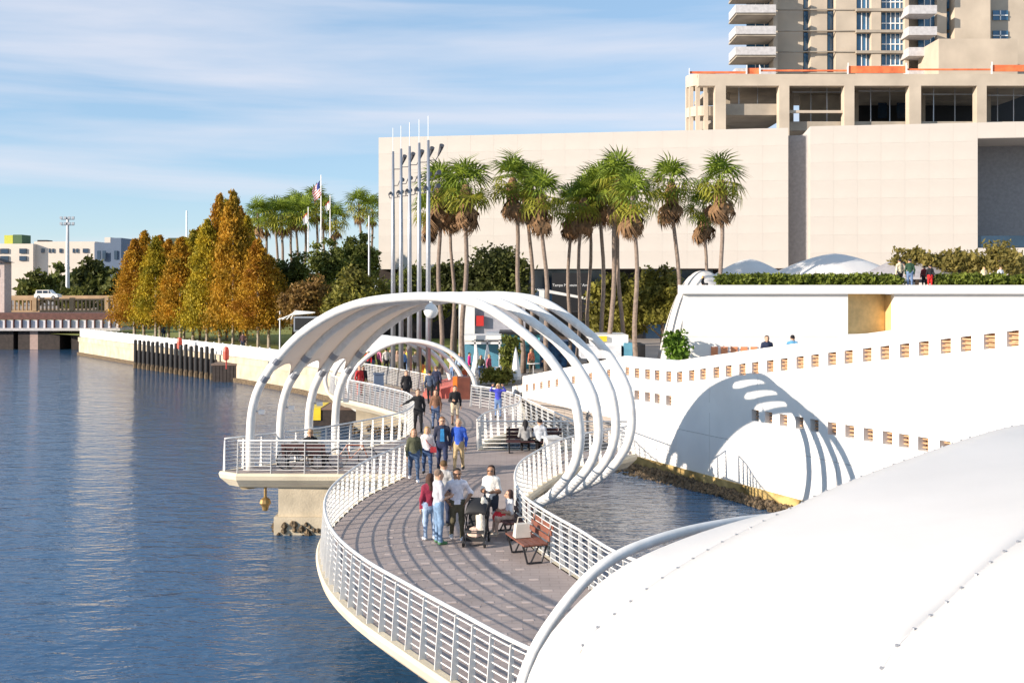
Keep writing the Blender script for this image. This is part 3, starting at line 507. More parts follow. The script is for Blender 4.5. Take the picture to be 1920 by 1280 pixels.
def palm(px_top, py_c, px_base, d, label, size=1.0, nf=32, skirt=17, bole=0, joined=False, zg=2.1, group='fan palms before the museum'):
    c = at(px_top, py_c, d); bx = at(px_base, 600, d).x; t = thing('palm_tree', label, 'palm', (bx, d, zg), 0, group); H = c.z - zg; dx = c.x - bx; g = random.Random(int(px_top * 7 + py_c))
    P = [Vector((dx * (k / 10) ** 2 * .6 + dx * .4 * k / 10 + .12 * math.sin(k * .9 + px_top), .1 * math.sin(k + px_top), H * k / 10)) for k in range(11)]; top = P[-1]
    MB().tube(P, [.175 * size * (1.25 if k == 0 else 1 - .03 * k) for k in range(11)], 9).build('trunk', BARK, t, True)
    def put(me, el, az, s, dz=0):
        M = Matrix.Rotation(az, 4, 'Z') @ Matrix.Rotation(el, 4, 'X') @ Matrix.Rotation(g.uniform(-.4, .4), 4, 'Y'); return (me, Matrix.Translation(top + Vector((0, 0, dz))) @ M @ Matrix.Scale(s, 4))
    L_ = []
    for k in range(nf):
        q = k / nf; el = R(78 - 135 * q + g.uniform(-12, 12)); L_.append(put(FM[g.choice((0, 1)) if q < .55 else g.choice((1, 2, 3))], el, k * 2.4 + g.uniform(-.3, .3), size * g.uniform(.95, 1.3), -.35 * q))
    for k in range(skirt): L_.append(put(FD[k % 2], R(g.uniform(-90, -62)), k * 2.4, size * g.uniform(.8, 1.4), -.5 - .5 * g.random()))
    if joined:
        V, F, MI = [], [], []
        for me, M in L_:
            o = len(V); V += [tuple(M @ v.co) for v in me.vertices]; F += [tuple(i + o for i in p.vertices) for p in me.polygons]; MI += [FR.index(me.materials[0])] * len(me.polygons)
        b = MB(); b.v, b.f, b.m = V, F, MI; b.build('crown', FR, t)
    else:
        for me, M in L_: o = bpy.data.objects.new('frond' if me in FM else 'dead_frond', me); COL.objects.link(o); o.parent = t; o.matrix_local = M
    if bole: m = MB(); m.lathe(tuple(top - Vector((0, 0, bole + 1.3))), [(.15, 0), (.42, .1), (.5, .6), (.42, 1.2), (.2, 1.7)], 12); m.build('dead_skirt', FR[2], t)
PAL = [(803, 392, 805, 80, .75), (823, 352, 826, 74, 1), (846, 372, 850, 78, .85), (876, 348, 868, 71, 1.08), (962, 335, 979, 75, 1.05), (990, 345, 1000, 79, 1), (1015, 365, 1027, 72, 1), (1068, 385, 1067, 80, .9), (1092, 372, 1083, 77, .9), (1108, 358, 1103, 81, .9), (1128, 348, 1130, 78, 1), (1160, 335, 1143, 74, 1.05), (1150, 350, 1168, 79, 1), (1190, 368, 1193, 70, 1.0), (1260, 342, 1276, 73, .98), (1322, 388, 1323, 76, .85), (1352, 338, 1352, 71, 1.0)]
PL = ['shortest palm half hidden behind the rightmost light pole', 'left palm just right of the light poles', 'palm between two taller ones right of the light poles', 'tall palm with a long brown skirt right of the light poles', 'leftmost palm of the large cluster', 'second palm of the large cluster, behind', 'third palm of the large cluster with yellowish fronds', 'low palm with a hanging brown skirt left of the sign lettering', 'low palm in front of the sign lettering', 'palm at the right edge of the sign wall', 'palm left of the tallest pair', 'tallest palm of the cluster', 'palm behind the tallest one', 'palm with a wide boxy brown skirt', 'leaning palm by the corner of the white building', 'short palm with brown skirt behind the roof hedge', 'rightmost tall palm behind the roof hedge']
for (a, b, c, d, s), l in zip(PAL, PL): palm(a, b, c, d, l, s, bole=1.0 if c in (1193, 1067, 1323) else .35)
FP = [(485, 400), (497, 408), (518, 398), (530, 402), (545, 395), (556, 385), (573, 398), (592, 378), (607, 395), (628, 410), (674, 382), (697, 392)]
FN = ['first', 'second', 'third', 'fourth', 'fifth', 'sixth', 'seventh', 'eighth', 'ninth', 'tenth', 'left of the pair near the museum edge', 'right of the pair near the museum edge']
for k, (a, b) in enumerate(FP): palm(a, b, a + (-3, 4, 2)[k % 3], 150 + (k * 7) % 20, ('distant palm behind the cypresses, %s from the left' % FN[k]) if k < 10 else 'distant palm, ' + FN[k], 1.35, 26, 4, joined=True, group='distant palms')
# ------------------------------------------------------------------ broadleaf trees and cypresses
OAK = leafmat('oak leaf', (.07, .09, .02), (.17, .19, .035), .35); OLV = leafmat('olive leaf', (.13, .12, .025), (.26, .24, .045), .4); DOAK = leafmat('dark oak leaf', (.035, .045, .015), (.10, .11, .025), .35); RUST = leafmat('rust leaf', (.16, .085, .03), (.28, .17, .045), .4); FARG = leafmat('far leaf', (.08, .095, .03), (.18, .185, .04), .25)
CYP = [leafmat('cypress gold', (.26, .19, .014), (.50, .26, .022), .6), leafmat('cypress rust', (.40, .14, .012), (.45, .27, .022), .6), leafmat('cypress olive', (.22, .21, .016), (.50, .36, .025), .6)]
def limbs(m, H, spread, g, n=6, r=.22):
    m.tube([(0, 0, 0), (.1, 0, H * .5), (0, .1, H)], [r, r * .75, r * .35], 8)
    for k in range(n):
        a = k * 2.4 + g.random(); z = H * g.uniform(.35, .8); e = Vector((math.cos(a) * spread, math.sin(a) * spread, z + spread * .7)); m.tube([(0, 0, z), e * .5 + Vector((0, 0, z * .5 + .2)), e], [r * .45, r * .3, .03], 6)
def tree(px0, px1, py0, py1, d, mt, label, seed, ncl=190, per=55, size=.2, zg=2.1, group=None, name='oak_tree'):
    p, q = at(px0, py1, d), at(px1, py0, d); cx, w, z0, z1 = (p.x + q.x) / 2, (q.x - p.x) / 2, max(p.z, zg + .8), q.z
    t = thing(name, label, 'tree', (cx, d, zg), 0, group); m = MB(); limbs(m, (z0 + z1) / 2 - zg, w * .6, random.Random(seed), r=.12 + w * .03); m.build('trunk', BARK, t)
    me = leaves(ncl, per, (w * .92, w * .8, (z1 - z0) * .62), size, 'ell', w * .24, seed); me.materials.append(mt); inst('crown', me, t, (0, 0, z0 - zg + (z1 - z0) * .36))
tree(500, 600, 470, 620, 112, OAK, 'green tree directly right of the orange cypresses', 3); tree(575, 665, 440, 610, 108, OAK, 'taller green tree below the flagpole', 4); tree(640, 715, 425, 560, 116, OAK, 'green tree touching the left edge of the museum', 5)
tree(525, 640, 512, 622, 97, RUST, 'rust brown tree above the stage screen', 6); tree(600, 740, 495, 630, 94, OLV, 'wide olive green tree left of the light poles', 7, 200); tree(700, 830, 490, 620, 100, OAK, 'dense tree behind the five light poles', 8); tree(800, 905, 488, 600, 97, DOAK, 'dark tree behind the left palms', 9); tree(860, 1000, 458, 590, 93, DOAK, 'large dark oak left of the museum sign', 10, 220)
tree(1105, 1215, 500, 660, 86, OLV, 'olive tree behind the palm trunks', 11, 220); tree(1180, 1300, 488, 640, 84, OLV, 'olive tree beside the white dome canopy', 12, 220)
tree(28, 110, 505, 580, 175, FARG, 'far tree beside the bridge house', 13, 100, 30, .5); tree(75, 150, 495, 575, 180, OAK, 'far green tree left of the floodlight mast', 14, 120, 30, .5); tree(125, 215, 487, 570, 172, DOAK, 'far dark round tree right of the floodlight mast', 15, 140, 32, .5); tree(190, 255, 500, 600, 165, FARG, 'far tree just left of the cypresses', 16, 100, 30, .45); tree(110, 180, 535, 585, 160, FARG, 'low grey green bush tree behind the white car', 17, 80, 30, .4); tree(175, 245, 555, 620, 150, OLV, 'low shrubby tree at the bridge end', 18, 80, 30, .35)
for k, (a, b, c, d) in enumerate(((1675, 1760, 458, 535), (1745, 1850, 462, 535), (1820, 1935, 450, 530))): tree(a, b, c, d, 71 - k, leafmat('feathery roof shrub', (.16, .14, .03), (.30, .24, .07), .8, .4), ['feathery shrub behind the shade-coloured tent', 'feathery shrub behind the seated roof visitors', 'feathery shrub at the right end of the roof'][k], 30 + k, 90, 30, .16, zg=7.9, name='roof_shrub')
cm = [leaves(380, 54, (2.5, 2.5, 12.0), .16, 'cone', 1.0, 70 + k, .5) for k in range(3)]
CY = [(252, 118, 0.74, 1), (270, 121, 0.83, 0), (292, 116, 0.75, 2), (316, 119, 0.74, 1), (338, 113, 0.74, 0), (362, 116, 0.81, 2), (388, 110, 0.88, 2), (412, 112, 1.12, 1), (437, 107, 1.1, 0), (462, 110, 0.91, 2), (484, 103, 0.69, 1), (504, 105, 0.56, 0), (300, 125, 0.8, 1), (375, 122, 0.87, 0), (450, 118, 1.03, 1), (345, 124, 0.78, 2), (425, 120, 1.12, 2)]
ORD = ['leftmost', 'second', 'third', 'fourth', 'fifth', 'sixth', 'seventh', 'eighth and tallest', 'ninth', 'tenth', 'eleventh', 'rightmost']
for k, (px, d, s, c) in enumerate(CY):
    x = at(px, 600, d).x; t = thing('cypress_tree', (f'orange and gold bald cypress in the front row, {ORD[k]} from the left' if k < 12 else 'bald cypress in the hidden back row, ' + ['behind the third', 'behind the sixth and seventh', 'behind the ninth', 'behind the fifth', 'behind the eighth'][k - 12]), 'tree', (x, d, 2.1), k * 1.3, 'bald cypresses along the seawall')
    m = MB(); m.tube([(0, 0, 0), (0, 0, 6), (0, 0, 12.6 * s)], [.17, .12, .02], 7); m.build('trunk', mat('pale trunk', (.38, .32, .25), .9, var=.2), t)
    me = cm[k % 3].copy(); me.materials.append(CYP[c]); inst('crown', me, t, (0, 0, 2.5), (0, 0, k), (1, 1, s))
# ------------------------------------------------------------------ poles, flags, masts
for k, (px, top, rod, d) in enumerate(((737, 284, 240, 70), (752, 279, 236, 68), (768, 274, 230, 66), (786, 268, 224, 64), (803, 263, 218, 62))):
    b = at(px, 600, d); t = thing('light_pole', 'tall silver floodlight pole, ' + ['leftmost of five', 'second of five from the left', 'middle one of five', 'fourth of five from the left', 'rightmost and tallest of five'][k], 'pole', (b.x, d, 2.1), 0, 'five floodlight poles'); zt_, zr = at(px, top, d).z - 2.1, at(px, rod, d).z - 2.1
    MB().tube([(0, 0, 0), (0, 0, zt_ * .6), (0, 0, zt_)], [.17, .14, .08], 10).build('mast', METAL, t, True); MB().tube([(0, 0, zt_), (0, 0, zr)], .022, 6).build('lightning_rod', WHITE, t)
    for j, (dz, L_, s) in enumerate(((.8, .75, 1), (1.9, .55, 1), (2.7, .5, 1), (2.75, -.35, .7))):
        z = zt_ - dz - .4; m = MB(); m.tube([(0, 0, z), (L_ * .6, -.1, z), (L_ * .8, -.15, z + .25)], .03, 6); e = Vector((L_ * .8, -.15, z + .25)); m.tube([e, e + Vector((.18, -.1, .45 if j == 0 else .1)) * s, e + Vector((.24, -.25, .6 if j == 0 else .1)) * s], [.05, .13 * s, .15 * s], 10); m.build('floodlight', mat('lamp housing', (.10, .10, .11), .5, .3), t)
def flagpole(px, ptop, d, label, cols, fs=1.0):
    b = at(px, 600, d); H = at(px, ptop, d).z - 2.1; t = thing('flagpole', label, 'flagpole', (b.x, d, 2.1)); MB().tube([(0, 0, 0), (0, 0, H)], [.12, .05], 8).build('pole', METAL, t)
    G = [[Vector((-.05 - fs * (1.0 * u + .15 * math.sin(w * 5)), -.1 * math.sin(u * 7), H - .7 - fs * (1.9 * w + 1.0 * u))) for u in np.linspace(0, 1, 8)] for w in np.linspace(0, 1, 14)]; f = MB()
    for i in range(13):
        for j in range(7): f.add([G[i][j], G[i][j + 1], G[i + 1][j + 1], G[i + 1][j]], [(0, 1, 2, 3)], 2 if (cols == 0 and i < 7 and j < 3) else (i % 2 if cols == 0 else (0 if i < 3 else 1)))
    f.build('flag', [RED, WHITE, mat('flag blue', (.03, .05, .25), .7)], t)
flagpole(602, 328, 140, 'flagpole with a red, white and blue striped flag above the palms', 0); flagpole(619, 366, 142, 'shorter flagpole with a pale flag', 1, .55); flagpole(578, 388, 138, 'low flagpole with a red and white flag among the palms', 1, .6)
def mast(px, ptop, d, r, label, name='mast_pole', zg=2.1): b = at(px, 600, d); m = MB(); m.tube([(0, 0, 0), (0, 0, at(px, ptop, d).z - zg)], [r, r * .6], 8); m.lathe((0, 0, 0), [(r * 1.8, 0), (r * 1.8, .3), (r, .35)], 8); o = tag(m.build(name, METAL), label, 'pole'); o.location = (b.x, d, zg)
mast(350, 395, 170, .18, 'thin dark mast rising behind the cypresses'); mast(692, 405, 105, .13, 'plain grey pole left of the museum'); mast(525, 583, 96, .1, 'short lamp post right of the cypresses', 'lamp_post')
b = at(127, 560, 165); t = thing('floodlight_mast', 'tall stadium floodlight mast left of the cypresses', 'mast', (b.x, 165, 2.1)); H = at(125, 408, 165).z - 2.1; MB().tube([(0, 0, 0), (0, 0, H)], [.4, .2], 8).build('mast', METAL, t)
for j in range(2):
    m = MB(); m.box((0, 0, H - .3 - j * .9), (2.1, .1, .1)); m.build('crossarm', METAL, t)
    for k in range(4): m = MB(); m.box((-.95 + .63 * k, -.2, H - .05 - j * .9), (.38, .25, .4)); m.build('floodlight', METAL, t)
# ------------------------------------------------------------------ left bank: bridges, house, far buildings, car
BR = mat('brown bridge concrete', (.40, .27, .16), .85, var=.2, scale=.8); RUSTY = mat('rusty girder', (.12, .05, .04), .8, var=.3, scale=2)
def pbox(m, x0, x1, y0, y1, d, dep, L): p, q = at(x0, y1, d), at(x1, y0, d); m.bb(p.x - L.x, q.x - L.x, d - L.y, d + dep - L.y, p.z - L.z, q.z - L.z); return m
rb = thing('road_bridge', 'tan road bridge with open balustrade at the far left', 'bridge', (-75, 146, 0)); Lb = Vector((-75, 146, 0))
pbox(MB(), -60, 226, 582, 597, 146, 12, Lb).build('deck', BR, rb); pbox(MB(), -60, 228, 560, 563, 146, .4, Lb).build('top_rail', BR, rb); pbox(MB(), -60, 226, 554, 560, 157, .4, Lb).build('far_parapet', BR, rb)
q = pbox(MB(), -3.5, -1, 563, 582, 146.05, .3, Lb).build('baluster', BR, rb); s0 = at(0, 0, 146).x - at(-7.4, 0, 146).x
for k in range(1, 31): inst('baluster', q.data, rb, (s0 * k, 0, 0), (0, 0, 0))
for x in (60, 130, 195): pbox(MB(), x, x + 8, 558, 583, 145.9, .6, Lb).build('pilaster', BR, rb)
tr = thing('rail_bridge', 'low dark railway bridge with pale panels over the water', 'bridge', (-72, 136, 0)); Lt = Vector((-72, 136, 0))
pbox(MB(), -60, 228, 587, 599, 136, 5, Lt).build('girder', RUSTY, tr); pbox(MB(), -60, 225, 615, 620, 135.6, 5, Lt).build('lower_flange', mat('pale steel', (.5, .47, .46), .7), tr)
PANE = mat('pale girder panel', (.62, .60, .62), .6, var=.08, scale=.4)
for k in range(16): x = -20 + 15.2 * k; pbox(MB(), x, x + 13.6, 600, 615, 136, .4, Lt).build('girder_panel', PANE, tr)
for k in range(17): x = -21.5 + 15.2 * k; pbox(MB(), x, x + 1.4, 599, 616, 135.7, .5, Lt).build('stiffener', RUSTY, tr)
for x0, x1, m_ in ((-10, 25, DARKW), (34, 56, DARKW), (56, 71, mat('pink pier', (.42, .30, .26), .9)), (71, 112, DARKW), (134, 160, DARKW)): m = pbox(MB(), x0, x1, 620, 655, 136.4, 3.5, Lt); m.build('bridge_pier', m_, tr)
bh = thing('bridge_house', 'pale bridge tender house with dark hipped roof at the left edge', 'building', (at(0, 0, 140).x - 1.0, 140, 0)); w = at(22, 0, 140).x - at(0, 0, 140).x; z0, z1 = at(0, 556, 140).z, at(0, 492, 140).z; m = MB(); m.bb(-4, w, 0, 2, z0 - 3, z1); m.build('wall', mat('pinkish stucco', (.55, .44, .40), .8), bh)
m = MB(); m.add([(-4.6, -.5, z1), (w + .3, -.5, z1), (w + .3, 2.4, z1), (-4.6, 2.4, z1), (-2, 1, z1 + 1.4)], [(0, 1, 4), (1, 2, 4), (2, 3, 4), (3, 0, 4), (3, 2, 1, 0)]); m.build('roof', mat('dark roof', (.06, .045, .04), .8), bh); m = MB(); m.bb(w - 1.2, w - .6, -.04, .05, z1 - 2.0, z1 - .9); m.build('window', GLASS, bh)
ap = thing('apartment_block', 'cream apartment block with balconies behind the far trees', 'building', (-150, 320, 2)); La = Vector((-150, 320, 2)); CR = mat('cream render', (.66, .58, .50), .8, var=.06, scale=.1)
pbox(MB(), -40, 62, 457, 560, 320, 14, La).build('wall', CR, ap); pbox(MB(), 64, 178, 453, 560, 322, 14, La).build('wall', CR, ap); pbox(MB(), 8, 24, 441, 457, 324, 6, La).build('roof_box', mat('lime panel', (.50, .50, .06), .7), ap); pbox(MB(), 24.5, 41, 440, 457, 324, 6, La).build('roof_box', mat('green panel', (.06, .12, .05), .7), ap); pbox(MB(), 70, 88, 450, 453, 326, 4, La).build('roof_unit', DKMET, ap)
for x in (-14, 2, 36): 
    for y in (466, 480): pbox(MB(), x, x + 13, y, y + 9, 319.6, .5, La).build('balcony_opening', GLASS, ap)
for x, wd in ((77, 6), (91, 3), (98, 3), (111, 5), (136, 3), (143, 3), (155, 10)): pbox(MB(), x, x + wd, 466, 474, 321.7, .4, La).build('window', GLASS, ap)
ab = thing('blue_grey_building', 'blue grey office block right of the cream apartments', 'building', (-130, 318, 2)); Lc = Vector((-130, 318, 2)); BG = mat('blue grey cladding', (.09, .13, .20), .6, var=.1, scale=.2)
pbox(MB(), 177, 208, 455, 560, 318, 10, Lc).build('wall', BG, ab); pbox(MB(), 208, 227, 446, 560, 317, 12, Lc).build('tower', BG, ab); pbox(MB(), 196, 207, 445, 455, 320, 5, Lc).build('roof_box', CR, ab)
for x in (182, 192, 214): pbox(MB(), x, x + 6, 470, 486, 316.7, .4, Lc).build('window', GLASS, ab)
rs = thing('far_sign_building', 'dark far building with a bright red panel behind the cypresses', 'building', (-95, 300, 2)); Lr = Vector((-95, 300, 2)); pbox(MB(), 315, 352, 446, 560, 300, 8, Lr).build('wall', mat('dark green cladding', (.06, .08, .05), .8), rs); pbox(MB(), 352, 364, 446, 456, 299.6, 8, Lr).build('red_panel', RED, rs)
def car(x, y, z, label):
    t = thing('estate_car', label, 'car', (x, y, z)); t.scale = (.75, .75, .8); b = MB()
    pr = [(-2.3, .35), (-2.3, .95), (-2.1, 1.05), (-1.9, 1.72), (.5, 1.75), (1.2, 1.1), (2.2, .95), (2.3, .4)]; n_ = len(pr); b.add([(a, -.9, c) for a, c in pr] + [(a, .9, c) for a, c in pr], [tuple(range(n_)), tuple(range(2 * n_ - 1, n_ - 1, -1))] + [(i, i + n_, (i + 1) % n_ + n_, (i + 1) % n_) for i in range(n_)]); b.build('body', WHITE, t, tri=True)
    for a, c in ((-1.75, -.75), (-.6, .35), (.5, .95)): m = MB(); m.add([(a, -.915, 1.15), (c, -.915, 1.15), (c - (.3 if c > .9 else 0), -.915, 1.6), (a, -.915, 1.6)], [(0, 1, 2, 3)]); m.build('window', GLASS, t)
    for a in (-1.4, 1.4):
        for s in (-.8, .8): m = MB(); m.tube([(a, s - .1, .36), (a, s + .1, .36)], .36, 14); w = m.build('wheel', BLACK, t); m = MB(); m.tube([(a, s - .12, .36), (a, s + .12, .36)], .2, 10); m.build('rim', METAL, w)
    for s in (-.6, .6): m = MB(); m.box((2.28, s, .8), (.08, .3, .15)); m.build('headlight', STEEL, t)
c = at(90, 555, 151); car(c.x, 151, at(0, 561.5, 151).z - .0, 'white estate car driving over the far left bridge')
# fender piles and dock
Lf, Rf = gr(254, 690, 0), gr(398, 712, 0)
for k in range(17):
    p = Lf.lerp(Rf, k / 16); t = thing('timber_pile', 'black timber fender pile, ' + ('%s from the left' % ['first', 'second', 'third', 'fourth', 'fifth', 'sixth', 'seventh', 'eighth', 'ninth', 'tenth', 'eleventh', 'twelfth', 'thirteenth', 'fourteenth', 'fifteenth', 'sixteenth', 'last'][k]), 'pile', (p.x, p.y, 0), 0, 'row of black fender piles'); h = 2.75 + .06 * math.sin(k * 3)
    MB().tube([(0, 0, -1), (0, 0, 1.3), (.02 * math.sin(k), 0, h)], [.19, .18, .17], 9).build('post', BLACK, t); m = MB(); m.lathe((0, 0, h), [(.19, 0), (.15, .12), (.02, .16)], 9); m.build('cap', DKMET, t); m = MB(); m.box((.28, .05, .65), (.2, .25, 2.3)); m.build('plank', DARKW, t); m = MB(); m.lathe((0, 0, -.1), [(.2, 0), (.24, .25), (.22, .5), (.18, .75)], 7); m.build('barnacles', OYST, t)
p, q = gr(398, 716, 0), gr(459, 718, 0); dkk = thing('timber_dock', 'dark boxy timber dock beside the fender piles', 'dock', (p.x, p.y, 0)); 
for k in range(10): m = MB(); wx = (q.x - p.x) / 10; m.bb(wx * k + .02, wx * (k + 1) - .02, 0, 2.2, -.6, 1.42); m.build('plank', DARKW, dkk)
m = MB(); m.bb(-.1, q.x - p.x + .1, -.08, 2.3, 1.43, 1.6); m.build('top_board', mat('weathered board', (.16, .11, .085), .85), dkk)
for k, (px, py) in enumerate(((432, 676), (345, 655))):
    b = gr(px, py + 4, 2.1); t = thing('life_ring_post', ['red life ring post near the timber dock', 'red life ring post behind the piles'][k], 'post', (b.x, b.y - 1.2, 1.7)); MB().tube([(0, 0, 0), (0, 0, 1.6)], .05, 6).build('post', RED, t); m = MB(); m.lathe((0, -.1, .7), [(.1, 0), (.24, .1), (.26, .7), (.2, 1.05), (.05, 1.1)], 8); m.build('ring_case', mat('life ring red', (.70, .09, .05), .5), t)
# yellow work barge glimpsed under the railing
b = gr(600, 792, .2); t = thing('work_barge', 'yellow and dark barge moored behind the viewing platform', 'barge', (b.x - .4, b.y, 0)); m = MB(); m.bb(0, 5.5, 0, 3, -.3, .95); m.build('hull', DARKW, t); m = MB(); m.bb(-.35, .45, -.06, 3.05, .35, 1.08); m.build('bow_block', YELLOW, t); m = MB(); m.bb(0, 5.5, -.04, 3.02, .96, 1.05); m.build('deck', mat('barge deck', (.2, .13, .1), .8), t)
# stage screen
c = at(572, 608, 92); t = thing('stage_screen', 'black video screen under a small white stage canopy', 'screen', (c.x, 92, 2.1)); m = MB(); m.bb(-.9, 1.0, 0, .2, c.z - 2.1 - .5, c.z - 2.1 + .55); m.build('screen', BLACK, t); m = MB(); m.bb(-1.02, 1.12, .03, .3, c.z - 2.75, c.z - 1.4); m.build('frame', METAL, t)
for k in range(4): MB().tube([(-2.4 + .3 * k, .4 * k, c.z - 1.7), (-1.2, .5 * k, c.z - 1.25 + .1 * k), (.6, .5 * k, c.z - 1.1)], .06, 6).build('canopy_rib', WHITE, t)
for s in (-.8, .9): MB().tube([(s, .3, 0), (s, .3, c.z - 2.4)], .07, 6).build('leg', METAL, t)
# ------------------------------------------------------------------ plaza kiosks, umbrellas, barrier
BLUEW = mat('blue kiosk wall', (.09, .27, .38), .6, var=.1); GREYW = mat('grey wall', (.36, .36, .40), .7)
k1 = thing('concession_building', 'white concession building with grey side and red sign behind the umbrellas', 'building', (at(870, 0, 84).x, 84, 2.1)); L1 = Vector((at(870, 0, 84).x, 84, 2.1)); pbox(MB(), 860, 890, 560, 690, 84, 6, L1).build('wall', WHITE, k1); pbox(MB(), 890, 985, 575, 690, 84.4, 6, L1).build('wall', GREYW, k1); pbox(MB(), 893, 907, 592, 611, 84, .3, L1).build('sign_panel', RED, k1); pbox(MB(), 912, 985, 622, 630, 83, 2, L1).build('counter_roof', mat('blue grey roof', (.35, .38, .45), .6), k1)
k2 = thing('blue_kiosk', 'blue walled drinks kiosk with white pergola roof', 'kiosk', (at(868, 0, 76).x, 76, 2.1)); L2 = Vector((at(868, 0, 76).x, 76, 2.1)); pbox(MB(), 868, 940, 629, 636, 75.5, 3, L2).build('roof', WHITE, k2); pbox(MB(), 870, 936, 645, 700, 77.5, 1, L2).build('wall', BLUEW, k2); pbox(MB(), 868, 940, 641, 645, 75.7, 2, L2).build('beam', WHITE, k2)
for x in (868, 889, 912, 935): pbox(MB(), x, x + 3, 636, 700, 75.7, .2, L2).build('post', WHITE, k2)
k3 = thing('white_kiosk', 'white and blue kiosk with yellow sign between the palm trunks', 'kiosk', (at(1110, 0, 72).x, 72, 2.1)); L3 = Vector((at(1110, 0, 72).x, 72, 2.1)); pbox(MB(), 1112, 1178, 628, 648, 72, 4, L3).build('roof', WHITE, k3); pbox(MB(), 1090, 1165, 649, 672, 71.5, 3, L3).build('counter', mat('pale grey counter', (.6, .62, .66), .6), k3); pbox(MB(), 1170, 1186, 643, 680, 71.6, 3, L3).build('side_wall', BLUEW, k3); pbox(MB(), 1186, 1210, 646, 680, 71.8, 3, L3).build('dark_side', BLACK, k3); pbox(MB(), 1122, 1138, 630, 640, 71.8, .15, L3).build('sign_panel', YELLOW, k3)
k4 = thing('mural_kiosk', 'dark kiosk with teal and purple mural right of the umbrellas', 'kiosk', (at(940, 0, 79).x, 79, 2.1)); L4 = Vector((at(940, 0, 79).x, 79, 2.1)); pbox(MB(), 938, 1012, 626, 700, 79, 3, L4).build('wall', mat('mural', (.05, .03, .09), .7, var=.7, scale=1.3, col2=(.10, .42, .45)), k4); pbox(MB(), 936, 1030, 622, 627, 78.6, 4, L4).build('roof', DKMET, k4); pbox(MB(), 1014, 1080, 640, 700, 81, 3, L4).build('annexe', mat('dark blue stall', (.02, .04, .12), .6, var=.5, col2=(.05, .15, .3)), k4)
for k, (px, py, s, d) in enumerate(((893, 645, 1, 71), (914, 645, 1, 72), (945, 652, .95, 70), (967, 650, 1.05, 67))):
    b = at(px, 600, d); t = thing('closed_umbrella', 'closed white umbrella, ' + ['leftmost of four', 'second of four from the left', 'narrow third of four', 'rightmost and largest of four'][k], 'umbrella', (b.x, d, 2.1), 0, 'closed white umbrellas'); h = at(px, py, d).z - 2.1; MB().tube([(0, 0, 0), (0, 0, h)], .035, 6).build('pole', METAL, t); m = MB(); m.lathe((0, 0, 0), [(.30 * s, h - 2.1), (.36 * s, h - 1.9), (.24 * s, h - 1.2), (.13 * s, h - .5), (.02, h)], 10); m.build('canopy', WHITE, t)
me = leaves(70, 26, (.45, .45, 1.35), .12, 'box', .3, 91); me.materials.append(OAK); b = at(955, 600, 68.5); t = thing('climbing_plant', 'tall green climbing plant between the umbrellas', 'plant', (b.x, 68.5, 2.1)); inst('foliage', me, t, (0, 0, 1.5), (0, .12, 0)); MB().tube([(0, 0, 0), (0, 0, 2.6)], .05, 6).build('stem', BARK, t)
me = leaves(50, 24, (.9, .5, .35), .13, 'box', .3, 92); me.materials.append(OLV); b = at(930, 600, 66); t = thing('planter_shrub', 'low leafy shrub by the cafe table', 'plant', (b.x, 66, 2.1)); inst('foliage', me, t, (0, 0, .6)); MB().tube([(0, 0, 0), (0, 0, .6)], .06, 6).build('stem', BARK, t)
me = leaves(60, 24, (.5, .6, 1.1), .16, 'box', .35, 93); me.materials.append(leafmat('bright leaf', (.06, .13, .01), (.15, .25, .03), 1)); b = at(1272, 600, 60); t = thing('corner_shrub', 'bright green shrub at the left corner of the white building', 'plant', (b.x, 60.5, 2.1)); inst('foliage', me, t, (0, 0, 2.4)); MB().tube([(0, 0, 0), (0, 0, 2)], .06, 6).build('stem', BARK, t)
p = gr(822, 748); t = thing('ramp_barrier', 'red and orange ramp block beside the far walkway', 'barrier', (p.x, p.y, 2.1)); m = MB(); m.add([(-.9, .4, 0), (1.1, .2, 0), (1.1, 6.5, 0), (-.9, 6.5, 0), (-.9, .4, .3), (1.1, .2, .75), (1.1, 6.5, .8), (-.9, 6.5, .35)], [(0, 1, 5, 4), (1, 2, 6, 5), (2, 3, 7, 6), (3, 0, 4, 7), (4, 5, 6, 7)]); m.build('red_ramp', mat('faded red', (.55, .14, .11), .6, var=.25, scale=1), t); m = MB(); m.bb(.8, 1.05, -.1, .19, 0, 1.25); m.build('orange_end', ORANGE, t); m = MB(); m.bb(1.06, 1.75, -.12, .9, 0, 1.2); m.build('wooden_cabinet', mat('red brown wood', (.13, .035, .02), .6, var=.25, scale=2), t)
for k, (px, d, c_) in enumerate(((791, 66, ORANGE), (803, 64, YELLOW))):
    b = at(px, 600, d); m = MB(); m.lathe((b.x, d, 2.1), [(.28, 0), (.3, 1.0), (.22, 1.25), (.1, 1.3)], 10); tag(m.build('waste_drum', c_), ['orange drum standing left of the yellow one', 'yellow drum by the far railing'][k], 'drum')
b = gr(710, 733); m = MB(); m.box((b.x, b.y, 2.6), (.6, .5, 1.0), .2, taper=.92); m.box((b.x, b.y, 3.14), (.66, .56, .08), .2); tag(m.build('litter_bin', mat('blue grey bin', (.10, .15, .24), .5)), 'blue grey litter bin on the small canopy platform', 'bin')
b = gr(1062, 872); m = MB(); m.box((b.x - .5, b.y + .3, 2.55), (.5, .5, .9), .3, taper=.9); m.box((b.x - .5, b.y + .3, 3.03), (.56, .56, .07), .3); tag(m.build('litter_bin', STEEL), 'white litter bin where the landward railing ends', 'bin')
